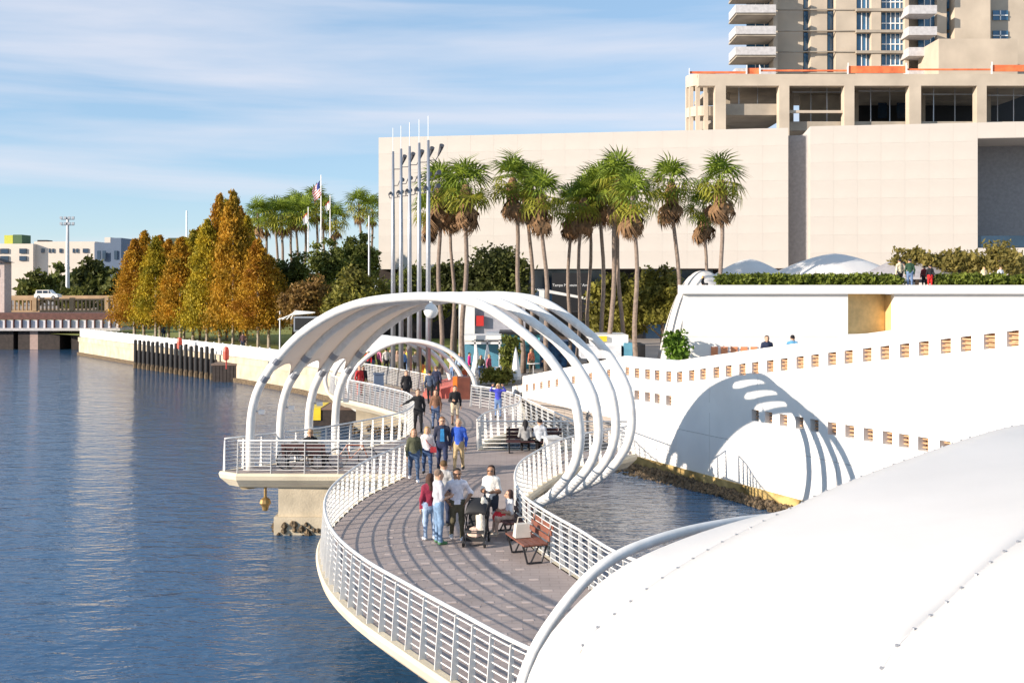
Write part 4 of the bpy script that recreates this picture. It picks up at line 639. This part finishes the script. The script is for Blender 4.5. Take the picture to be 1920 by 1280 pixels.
# cafe tables
for k, (px, py) in enumerate(((1000, 700), (930, 708))):
    b = gr(px, py); t = thing('cafe_table', ['white cafe table behind the sloping wall', 'round cafe table beside the seated couple'][k], 'table', b); m = MB(); m.lathe((0, 0, .7), [(.45, 0), (.45, .04)], 14); m.build('top', WHITE, t); m = MB(); m.tube([(0, 0, 0), (0, 0, .7)], .04, 6); m.lathe((0, 0, 0), [(.25, 0), (.05, .04)], 10); m.build('leg', METAL, t)
# ------------------------------------------------------------------ benches
WOOD = mat('brown bench wood', (.20, .075, .05), .55, var=.2, scale=6); DWOOD = mat('dark bench wood', (.06, .022, .022), .55, var=.2, scale=6)
def bench(x, y, rz, label, L_=1.7, wood=WOOD):
    t = thing('park_bench', label, 'bench', (x, y, 2.1), rz)
    for s in (-L_ / 2 + .12, L_ / 2 - .12):
        m = MB(); m.tube([(s, -.28, .42), (s, -.18, .03), (s, .16, .03), (s, .3, .45), (s, .42, .92)], .028, 6); m.tube([(s, -.3, .42), (s, .28, .42)], .028, 6); m.tube([(s, .1, .42), (s, -.1, .03)], .02, 6); m.build('leg_frame', DKMET, t)
    for k in range(4): m = MB(); m.box((0, -.24 + k * .15, .455), (L_, .13, .035)); m.build('seat_slat', wood, t)
    for k in range(3): m = MB(); m.box((0, .315 + .045 * k, .56 + .13 * k), (L_, .03, .115)); m.build('back_slat', wood, t)
    return t
BX = [gr(948, 1004), gr(988, 1046)]
bench(BX[0].x + .1, BX[0].y, R(-74), 'dark bench with the seated girl in a red skirt', 1.3, DWOOD); bench(BX[1].x, BX[1].y, R(-71), 'nearest brown bench with a white bag on it', 1.3)
bench(gr(980, 848).x, 39.15, 0, 'left half of the dark double bench by the straight railing', 1.25, DWOOD); bench(gr(1022, 848).x + .12, 39.15, 0, 'right half of the dark double bench by the straight railing', 1.05, DWOOD); bench(gr(574, 880).x - .1, 36.0, R(180), 'bench on the viewing platform seen through the railing', 1.5, DWOOD)
def bag(x, y, z, m_, label, s=1):
    t = thing('hand_bag', label, 'bag', (x, y, z)); m = MB(); m.box((0, 0, .15 * s), (.34 * s, .2 * s, .28 * s), .3, taper=.8); m.build('body', m_, t); MB().tube([(-.1 * s, 0, .27 * s), (-.07 * s, 0, .42 * s), (.07 * s, 0, .42 * s), (.1 * s, 0, .27 * s)], .012, 6).build('strap', m_, t)
bag(BX[1].x - .12, BX[1].y + .05, 2.575, mat('cream canvas', (.6, .55, .48), .8), 'cream bag lying on the nearest brown bench', 1.1)
# ------------------------------------------------------------------ bicycles
def bike(x, y, rz, label, c_):
    t = thing('bicycle', label, 'bicycle', (x, y, 2.1), rz)
    for s in (-.52, .52): P = [Vector((s + .33 * math.cos(a), 0, .34 + .33 * math.sin(a))) for a in np.linspace(0, 6.283, 25)]; w = MB().tube(P, .022, 6).build('wheel', BLACK, t); MB().tube([(s - .32, 0, .34), (s + .32, 0, .34)], .006, 4).tube([(s, 0, .02), (s, 0, .66)], .006, 4).tube([(s, -.04, .34), (s, .04, .34)], .03, 8).build('spokes', METAL, w)
    m = MB(); bb_, hd, st_, rr_ = (-.08, 0, .32), (.36, 0, .78), (-.2, 0, .8), (-.52, 0, .34)
    for a, b in ((bb_, hd), (bb_, st_), (st_, hd), (rr_, bb_), (rr_, st_), (hd, (.52, 0, .34))): m.tube([a, b], .02, 6)
    m.build('frame', c_, t); m = MB(); m.tube([hd, (.34, 0, .98)], .016, 6); m.tube([(.28, -.27, 1.0), (.36, -.1, 1.0), (.36, .1, 1.0), (.28, .27, 1.0)], .014, 6); m.build('handlebar', DKMET, t); m = MB(); m.tube([st_, (-.22, 0, .92)], .014, 6); m.box((-.24, 0, .94), (.26, .13, .05), taper=.8); m.build('saddle', BLACK, t)
bike(-7.2, 35.65, .12, 'bicycle parked beside the seated cyclist on the viewing platform', DKMET); bike(-5.5, 35.9, .05, 'second bicycle leaning near the middle of the platform railing', mat('rust frame', (.3, .08, .03), .4))
# ------------------------------------------------------------------ people (continuous bodies from a blended distance field)
def surface_nets(f, o, h):
    nx, ny, nz_ = f.shape; s = f < 0
    c = [(i, j, k) for i in (0, 1) for j in (0, 1) for k in (0, 1)]; g = lambda a, q: a[q[0]:nx - 1 + q[0], q[1]:ny - 1 + q[1], q[2]:nz_ - 1 + q[2]]
    acc = np.zeros((nx - 1, ny - 1, nz_ - 1, 3)); cnt = np.zeros((nx - 1, ny - 1, nz_ - 1))
    for a in c:
        for ax in range(3):
            if a[ax]: continue
            b = list(a); b[ax] = 1; fa, fb_ = g(f, a), g(f, tuple(b)); cr = (fa < 0) != (fb_ < 0); t = np.where(cr, fa / np.where(cr, fa - fb_, 1), 0)
            for x in range(3): acc[..., x] += np.where(cr, a[x] + (t if x == ax else 0), 0)
            cnt += cr
    act = cnt > 0; idx = -np.ones(act.shape, int); idx[act] = np.arange(act.sum()); ijk = np.argwhere(act); V = (ijk + acc[act] / cnt[act][:, None]) * h + o; F = []
    for ax in range(3):
        sl0 = [slice(1, -1)] * 3; sl1 = [slice(1, -1)] * 3; sl0[ax] = slice(0, -1); sl1[ax] = slice(1, None); a, b = s[tuple(sl0)], s[tuple(sl1)]; E_ = np.argwhere(a != b); u, w = (ax + 1) % 3, (ax + 2) % 3
        for e in E_:
            p = e + 1; p[ax] -= 1; fl = a[tuple(e)]; q = []
            for du, dw in ((-1, -1), (0, -1), (0, 0), (-1, 0)): r = p.copy(); r[u] += du; r[w] += dw; q.append(idx[tuple(r)])
            F.append(tuple(q) if fl else tuple(q[::-1]))
    return V, F
def body_mesh(prims, h, k=.025):
    A = np.array([p[0] for p in prims]); B = np.array([p[1] for p in prims]); rmax = max(max(p[2], p[3]) for p in prims); lo, hi = np.minimum(A.min(0), B.min(0)) - rmax - 2.5 * h, np.maximum(A.max(0), B.max(0)) + rmax + 2.5 * h
    ax = [np.arange(lo[i], hi[i] + h, h) for i in range(3)]; X = np.stack(np.meshgrid(*ax, indexing='ij'), -1); Ds = []
    for a, b, ra, rb_, mi, fl in prims:
        a, b = np.array(a), np.array(b); sc = np.array([1, 1 / fl, 1]); P, a2, b2 = X * sc, a * sc, b * sc; d = b2 - a2; t = np.clip(((P - a2) @ d) / max(1e-9, d @ d), 0, 1); Ds.append(np.linalg.norm(P - a2 - t[..., None] * d, axis=-1) - (ra + (rb_ - ra) * t))
    Ds = np.stack(Ds); D = -k * np.log(np.exp(-np.clip(Ds, -.5, .5) / k).sum(0)); V, F = surface_nets(D, lo, h)
    ii = np.clip(((V - lo) / h).round().astype(int), 0, np.array(D.shape) - 1); M = np.array([p[4] for p in prims])[Ds[:, ii[:, 0], ii[:, 1], ii[:, 2]].argmin(0)]; return V, F, M
SKIN = mat('skin', (.50, .29, .19), .6, var=.06); SKIN2 = mat('tan skin', (.36, .19, .11), .6, var=.06)
_cl = {}
def cloth(c):
    k = tuple(round(x, 3) for x in c)
    if k not in _cl: _cl[k] = mat('cloth %d' % len(_cl), c, .9, var=.28, scale=7, bump=.6, bscale=9)
    return _cl[k]
HANDM = None
def hand_mesh():
    m = MB(); m.box((0, 0, -.045), (.03, .075, .09), taper=.9)
    for k, l in enumerate((.062, .075, .07, .055)): y = -.03 + .02 * k; m.tube([(0, y, -.085), (.006, y, -.085 - l * .5), (.022, y, -.085 - l)], [.0095, .009, .007], 6)
    m.tube([(.005, -.035, -.03), (.015, -.062, -.06), (.022, -.066, -.09)], [.012, .0105, .008], 6); return m
def person(x, y, rz, label, shirt, pants, hair=(.03, .02, .015), pose='stand', H=1.72, h=.024, skin=SKIN, shoe=(.05, .05, .05), z=2.1, longhair=False, shorts=False, short_sleeve=False, arms='down', stride=.0, female=False, bag_=None, glasses=False, skirt=None, jacket=None, cap=None):
    global HANDM
    t = thing('person', label, 'person', (x, y, z), rz, None); s = H / 1.72; P = []; sit = pose == 'sit'
    hz = (.5 if sit else .93) * (1 if sit else s); tz = hz + .5 * s; sw_, hw_ = (.165 if female else .19) * s, (.10 if female else .095) * s
    def pr(a, b, ra, rb_, mi, fl=1): P.append((tuple(a), tuple(b), ra, rb_, mi, fl))
    pr((0, 0, hz + .02), (0, 0, hz + .22 * s), .15 * s, .135 * s, 0, .72); pr((0, 0, hz + .22 * s), (0, 0, tz - .08 * s), .135 * s, .165 * s, 0, .66); pr((-sw_ * .8, 0, tz - .04 * s), (sw_ * .8, 0, tz - .04 * s), .075 * s, .075 * s, 0, .9); pr((0, 0, hz - .05), (0, 0, hz + .0), .145 * s, .145 * s, 1, .72)
    pr((0, .01, tz), (0, -.01, tz + .1 * s), .058 * s, .055 * s, 2); hc = Vector((0, -.02, tz + .19 * s)); pr(hc - Vector((0, .005, .05 * s)), hc + Vector((0, .01, .03 * s)), .078 * s, .094 * s, 2, 1.08); pr(hc + Vector((0, -.095, -.015)) * s ** 0, hc + Vector((0, -.108, -.03)), .012, .017, 2)
    hands = []
    for sd in (-1, 1):
        hp = Vector((sd * hw_, 0, hz)); ph = stride * sd
        if sit: kn = hp + Vector((sd * .04, -.42 * s, .0)); an = kn + Vector((0, -.04, -.42 * s))
        else: kn = hp + Vector((sd * .015, -.02 - .28 * ph, -.43 * s)); an = hp + Vector((sd * .02, -.5 * ph + (.12 if ph < 0 else 0), -.85 * s + (.05 if ph < 0 else 0)))
        pr(hp, kn, .095 * s, .066 * s, 1); pr(kn, an, .06 * s, .047 * s, 2 if shorts else 1); an2 = Vector((an.x, an.y, max(.05, an.z - .03))); pr(an2, an2 + Vector((sd * .015, -.15 * s, -.015)), .045, .038, 3)
        sh_ = Vector((sd * sw_, 0, tz - .05 * s)); amode = arms if isinstance(arms, str) else arms[0 if sd < 0 else 1]
        if amode == 'down': el = sh_ + Vector((sd * .07, .03 + .1 * ph, -.29 * s)); wr = el + Vector((0, -.07 + .1 * ph, -.25 * s))
        elif amode == 'fwd': el = sh_ + Vector((sd * .06, .0, -.28 * s)); wr = el + Vector((-sd * .1, -.23, .02))
        elif amode == 'hip': el = sh_ + Vector((sd * .17, .06, -.24 * s)); wr = el + Vector((-sd * .13, -.08, -.18 * s))
        elif amode == 'out': el = sh_ + Vector((sd * .24, 0, -.13 * s)); wr = el + Vector((sd * .22, -.04, -.1 * s))
        else: el = sh_ + Vector((sd * .2, -.05, .02)); wr = el + Vector((-sd * .1, -.12, .2))
        pr(sh_, el, .058 * s, .047 * s, 0); pr(el, wr, .044 * s, .033 * s, 2 if short_sleeve else 0); hands.append((wr, (wr - el).normalized(), sd))
    if skirt: pr((0, 0 if not sit else -.15, hz + .02), (0, 0 if not sit else -.3, hz - (.35 if not sit else -.02)), .13, .15, 4, .8)
    V, F, M = body_mesh(P, h); V = V.tolist(); b = MB(); b.v = [tuple(v) for v in V]; b.f = F; b.m = [int(M[f[0]]) for f in F]
    b.build('body', [cloth(jacket or shirt), cloth(pants), skin, cloth(shoe), cloth(skirt or pants)], t, True)
    if HANDM is None: HANDM = {}
    if skin.name not in HANDM: ob_ = hand_mesh().build('hand', skin, t, True); HANDM[skin.name] = ob_.data; bpy.data.objects.remove(ob_)
    for wr, d, sd in hands:
        o = inst('hand', HANDM[skin.name], t); o.matrix_local = Matrix.Translation(wr) @ (Vector((0, 0, -1)).rotation_difference(d)).to_matrix().to_4x4() @ Matrix.Scale(-sd, 4, (1, 0, 0)) @ Matrix.Scale(1.05 * s, 4)
    Q = [(hc + Vector((0, .02, .03 * s)), hc + Vector((0, .03, .05 * s)), .094 * s, .098 * s, 0, 1.0)]
    if longhair: Q += [(hc + Vector((0, .06, 0)), hc + Vector((0, .09, -.26 * s)), .085 * s, .07 * s, 0, .7), (hc + Vector((-.07, .01, 0)), hc + Vector((-.09, .02, -.2 * s)), .035, .03, 0, 1), (hc + Vector((.07, .01, 0)), hc + Vector((.09, .02, -.2 * s)), .035, .03, 0, 1)]
    Vh, Fh, _ = body_mesh(Q, h, .012); b = MB(); b.v = [tuple(v) for v in Vh]; b.f = Fh; b.m = [0] * len(Fh); b.build('hair' if not cap else 'cap', cloth(cap or hair), t, True)
    m = MB()
    for sd in (-1, 1): m.box(tuple(hc + Vector((sd * .034, -.098 * s, .012))), (.05 if glasses else .022, .02, .028 if glasses else .014))
    m.build('sunglasses' if glasses else 'eyes', BLACK, t); m = MB(); m.box(tuple(hc + Vector((0, -.09 * s, -.062))), (.045, .012, .01)); m.build('mouth', cloth((.35, .12, .1)), t)
    for sd in (-1, 1): m = MB(); m.lathe(tuple(hc + Vector((sd * .09 * s, .01, -.03))), [(.008, 0), (.02, .02), (.022, .045), (.008, .06)], 7); m.build('ear', skin, t)
    if jacket: m = MB(); m.box((0, -.112 * s, hz + .26 * s), (.15, .03, .40 * s), taper=.8); m.build('shirt_front', cloth(shirt), t)
    if bag_: m = MB(); m.box((.2, -.1, hz + .02), (.22, .1, .18), taper=.85); m.tube([(.2, -.1, hz + .1), (.0, -.14, tz - .2), (-.12, .0, tz + .02)], .012, 5); m.build('shoulder_bag', cloth(bag_), t)
    return t
NAVY, DENIM, BLK, WHT, KH = (.02, .03, .07), (.13, .20, .34), (.015, .015, .018), (.75, .74, .76), (.10, .085, .05)
def pp(px, py, *a, **k): g_ = gr(px, py, k.get('z', 2.1)); return person(g_.x, g_.y, *a, **k)
pp(806, 1012, R(200), 'woman in maroon top and light jeans standing at the left of the group', (.25, .02, .05), (.32, .42, .58), (.06, .03, .02), longhair=True, female=True, H=1.62, shoe=WHT)
pp(822, 1019, R(115), 'man in grey t-shirt and blue jeans with his back to the river', (.42, .42, .47), (.17, .27, .42), (.22, .15, .11), H=1.78, h=.02, short_sleeve=True, arms='fwd', shoe=(.1, .25, .12))
pp(832, 985, R(170), 'grey shirted person half hidden behind the standing group', (.5, .48, .46), NAVY, (.12, .07, .03), H=1.68)
pp(857, 1014, R(12), 'man in white shirt and dark khaki trousers with sunglasses', (.78, .74, .82), KH, (.02, .015, .012), H=1.76, h=.02, glasses=True, arms='hip', short_sleeve=True, skin=SKIN2, shoe=WHT, stride=.08)
pp(921, 1000, R(-12), 'dark haired woman in sleeveless white top behind the pushchair', (.8, .77, .72), (.03, .04, .06), (.03, .015, .012), H=1.7, h=.02, longhair=True, female=True, glasses=True, arms='fwd', short_sleeve=True, skin=SKIN2)
person(BX[0].x + .1, BX[0].y - .1, R(-74), 'girl in white top and red skirt sitting on the dark bench', (.78, .75, .74), (.6, .42, .33), (.05, .025, .02), pose='sit', H=1.42, h=.02, longhair=True, female=True, arms='fwd', short_sleeve=True, skirt=(.6, .02, .03), shoe=(.6, .5, .4))
pp(776, 902, R(8), 'woman in olive jacket and patched jeans walking on the left', (.08, .085, .05), (.05, .09, .17), (.25, .13, .06), H=1.66, longhair=True, female=True, stride=.4, shoe=WHT)
pp(801, 892, R(5), 'blonde woman in white and red top with a red bag', (.72, .66, .66), (.04, .08, .18), (.45, .28, .10), H=1.6, longhair=True, female=True, stride=.3, bag_=(.35, .03, .04))
pp(829, 885, R(4), 'man in dark jacket over bright blue shirt walking', (.03, .22, .5), (.02, .03, .08), (.22, .10, .04), H=1.83, stride=.3, jacket=(.025, .03, .06), glasses=True)
pp(860, 884, R(-6), 'man in bright blue jacket and tan trousers', (.03, .10, .50), (.50, .37, .20), (.45, .35, .25), H=1.76, stride=-.25, skin=SKIN)
pp(784, 812, R(10), 'man all in black with one arm held out', BLK, BLK, (.1, .06, .04), H=1.85, arms=('out', 'down'), stride=.3)
pp(817, 803, R(0), 'woman in brown top behind the man in black', (.20, .10, .06), (.08, .12, .22), (.06, .03, .02), H=1.68, longhair=True, female=True)
pp(853, 797, R(15), 'man in black hoodie and cap with beige shorts', BLK, (.55, .45, .32), BLK, H=1.75, arms=('fwd', 'down'), cap=BLK, shorts=True)
pp(934, 783, R(-5), 'blonde girl in blue top with both hands raised', (.05, .06, .45), (.12, .2, .38), (.6, .42, .18), H=1.6, longhair=True, female=True, arms='up')
pp(762, 758, R(20), 'man in black pullover at the far left railing', BLK, BLK, (.12, .07, .04), H=1.76); pp(806, 757, R(170), 'person in dark plaid shirt walking away', (.05, .07, .12), BLK, BLK, H=1.74, stride=.3); pp(818, 748, R(170), 'person in navy walking behind the plaid shirt', (.02, .025, .06), BLK, (.2, .12, .07), H=1.8)
pp(674, 742, R(40), 'person in red on the small canopy platform', (.5, .03, .03), (.45, .1, .08), (.5, .3, .2), H=1.68, h=.03); pp(681, 741, R(40), 'person in black beside the one in red', BLK, (.3, .25, .1), BLK, H=1.66, h=.03)
person(gr(980, 848).x + .1, 39.02, R(180), 'seated person in black and white on the dark bench', (.3, .3, .3), BLK, BLK, pose='sit', H=1.6, longhair=True, arms='fwd'); person(gr(1012, 848).x, 39.02, R(165), 'seated person in grey top on the dark bench', (.42, .45, .5), BLK, BLK, pose='sit', H=1.68, arms='fwd')
person(-7.0, 36.1, R(200), 'cyclist in black sitting on the viewing platform bench', BLK, (.3, .2, .15), (.4, .25, .15), pose='sit', H=1.7, arms='fwd')
CROWD = [(690, 700, (.6, .02, .03)), (699, 699, BLK), (711, 699, (.55, .15, .25)), (724, 700, (.6, .55, .5)), (733, 697, BLK), (745, 702, (.3, .2, .15)), (757, 704, (.15, .3, .6)), (763, 702, (.6, .45, .03)), (779, 703, (.5, .4, .35)), (792, 704, BLK), (848, 715, (.5, .35, .3)), (862, 712, (.35, .45, .6)), (880, 705, (.75, .02, .25)), (871, 722, (.6, .12, .04)), (996, 700, (.6, .2, .12)), (1021, 698, (.05, .15, .2)), (902, 712, (.05, .06, .03)), (917, 712, (.5, .12, .2))]
CW = ['in red at the left end of the promenade crowd', 'in black beside the red jacket in the crowd', 'in pink in the promenade crowd', 'in cream in the promenade crowd', 'in black left of the first light pole foot', 'in brown between the pole feet', 'in light blue by the promenade railing', 'in yellow behind the light blue one', 'in beige near the orange drum', 'in black near the orange drum', 'in beige behind the red ramp', 'in pale blue behind the red ramp', 'in magenta near the small canopy foot', 'small child in orange by the red ramp', 'in orange behind the sloping wall', 'in dark teal behind the sloping wall', 'in dark green beside the cafe table', 'in striped pink top and blue trousers at the cafe table']
for k, (px, py, c_) in enumerate(CROWD): pp(px, py, R(k * 67), 'distant person ' + CW[k], c_, (BLK, DENIM, KH)[k % 3], (BLK, (.2, .1, .05), (.4, .3, .15))[k % 3], H=1.1 if k == 13 else 1.62 + .05 * (k % 4), h=.035)
for k, (px, d, c_, p_, H_, l, rz) in enumerate(((1687, 63.2, (.7, .6, .42), BLK, 1.75, 'roof visitor in cream top at the left of the standing group', 200), (1694, 63.9, (.6, .5, .42), WHT, 1.6, 'roof visitor in pale clothes half hidden in the group', 180), (1706, 62.9, (.02, .06, .03), DENIM, 1.75, 'roof visitor in dark green pullover and jeans', 170), (1733, 63.6, (.15, .02, .02), BLK, 1.35, 'child in dark red on the roof', 180), (1744, 62.9, BLK, (.6, .02, .02), 1.4, 'child in black and white with red trousers on the roof', 180), (1845, 66, (.7, .55, .36), KH, 1.25, 'blonde person in cream sitting behind the hedge', 0), (1876, 66, (.7, .7, .75), NAVY, 1.25, 'person in white and navy jacket sitting behind the hedge', 0), (1318, 62.4, BLK, BLK, 1.0, 'person in black sitting at the left end of the roof edge', 60))):
    b = at(px, 600, d); person(b.x, d, R(rz), l, c_, p_, (.5, .35, .12) if k in (5, 7) else BLK, H=H_, h=.032, z=8.22 if k < 5 else (8.3 if k < 7 else 8.0), pose='sit' if k == 7 else 'stand', longhair=k in (5, 7))
for k, px in enumerate((1438, 1486)): b = at(px, 630, 44 + k); person(b.x, 44 + k, R(160 * k), ['dark haired person in navy behind the ramp parapet', 'person in blue top further along the ramp parapet'][k], (NAVY, (.1, .3, .5))[k], BLK, BLK, H=1.7, h=.03, z=at(0, 632 - k, 44 + k).z - 1.66)
for k, (px, py) in enumerate(((290, 640), (370, 648), (440, 662))): b = gr(px, py, 2.1); person(b.x, b.y + 3, R(90 * k), ['person in blue under the cypresses', 'person in black sitting low on the lawn', 'person in dark clothes near the life ring post'][k], ((.05, .12, .3), BLK, (.1, .05, .05))[k], NAVY, BLK, H=1.75 if k != 1 else 1.3, h=.04)
# ------------------------------------------------------------------ pushchair
b = gr(893, 1020); t = thing('pushchair', 'black pushchair with a pale blanket in front of the woman in white', 'pushchair', (b.x, b.y, 2.1), R(-8))
for sx in (-.26, .26):
    for y_ in (-.3, .35): m = MB(); m.tube([(sx - .02, y_, .12), (sx + .02, y_, .12)], .12, 12); w = m.build('wheel', BLACK, t); MB().tube([(sx - .025, y_, .12), (sx + .025, y_, .12)], .05, 8).build('hub', METAL, w)
    MB().tube([(sx, -.3, .14), (sx, .1, .55), (sx, .5, 1.02)], .016, 6).tube([(sx, .35, .14), (sx, .1, .55), (sx, -.1, .75)], .016, 6).build('frame_side', DKMET, t)
MB().tube([(-.26, .5, 1.02), (.26, .5, 1.02)], .02, 8).build('handle', BLACK, t); m = MB(); m.add([(-.23, -.3, .4), (.23, -.3, .4), (.23, .15, .42), (-.23, .15, .42), (-.23, .35, .95), (.23, .35, .95), (-.23, -.32, .34), (.23, -.32, .34), (.23, .2, .36), (-.23, .2, .36)], [(0, 1, 2, 3), (3, 2, 5, 4), (0, 6, 7, 1), (0, 3, 9, 6), (1, 7, 8, 2), (6, 9, 8, 7)]); m.build('seat', BLACK, t)
G = [[(.26 * math.cos(a) if True else 0, .33 - .42 * math.sin(e), .72 + .36 * math.cos(e) * (.55 + .45 * math.sin(a))) for a in np.linspace(0, math.pi, 9)] for e in np.linspace(0, 1.5, 7)]; o = MB().grid(G).build('hood', BLACK, t, True); o.modifiers.new('thick', 'SOLIDIFY').thickness = .012
G = [[(u * .1 + .12 + .02 * math.sin(w * 9), .3 - w * .55, 1.12 - .15 * abs(u) - w * w * .75) for u in np.linspace(-1, 1, 6)] for w in np.linspace(0, 1, 10)]; o = MB().grid(G).build('blanket', cloth((.62, .56, .47)), t, True); o.modifiers.new('thick', 'SOLIDIFY').thickness = .02
m = MB(); m.lathe((0, -.12, .28), [(.05, -.1), (.2, -.02), (.2, .1), (.08, .17)], 10); m.build('basket_bundle', cloth((.7, .5, .4)), t); m = MB(); m.box((0, 0, .2), (.44, .5, .14)); m.build('basket', BLACK, t)
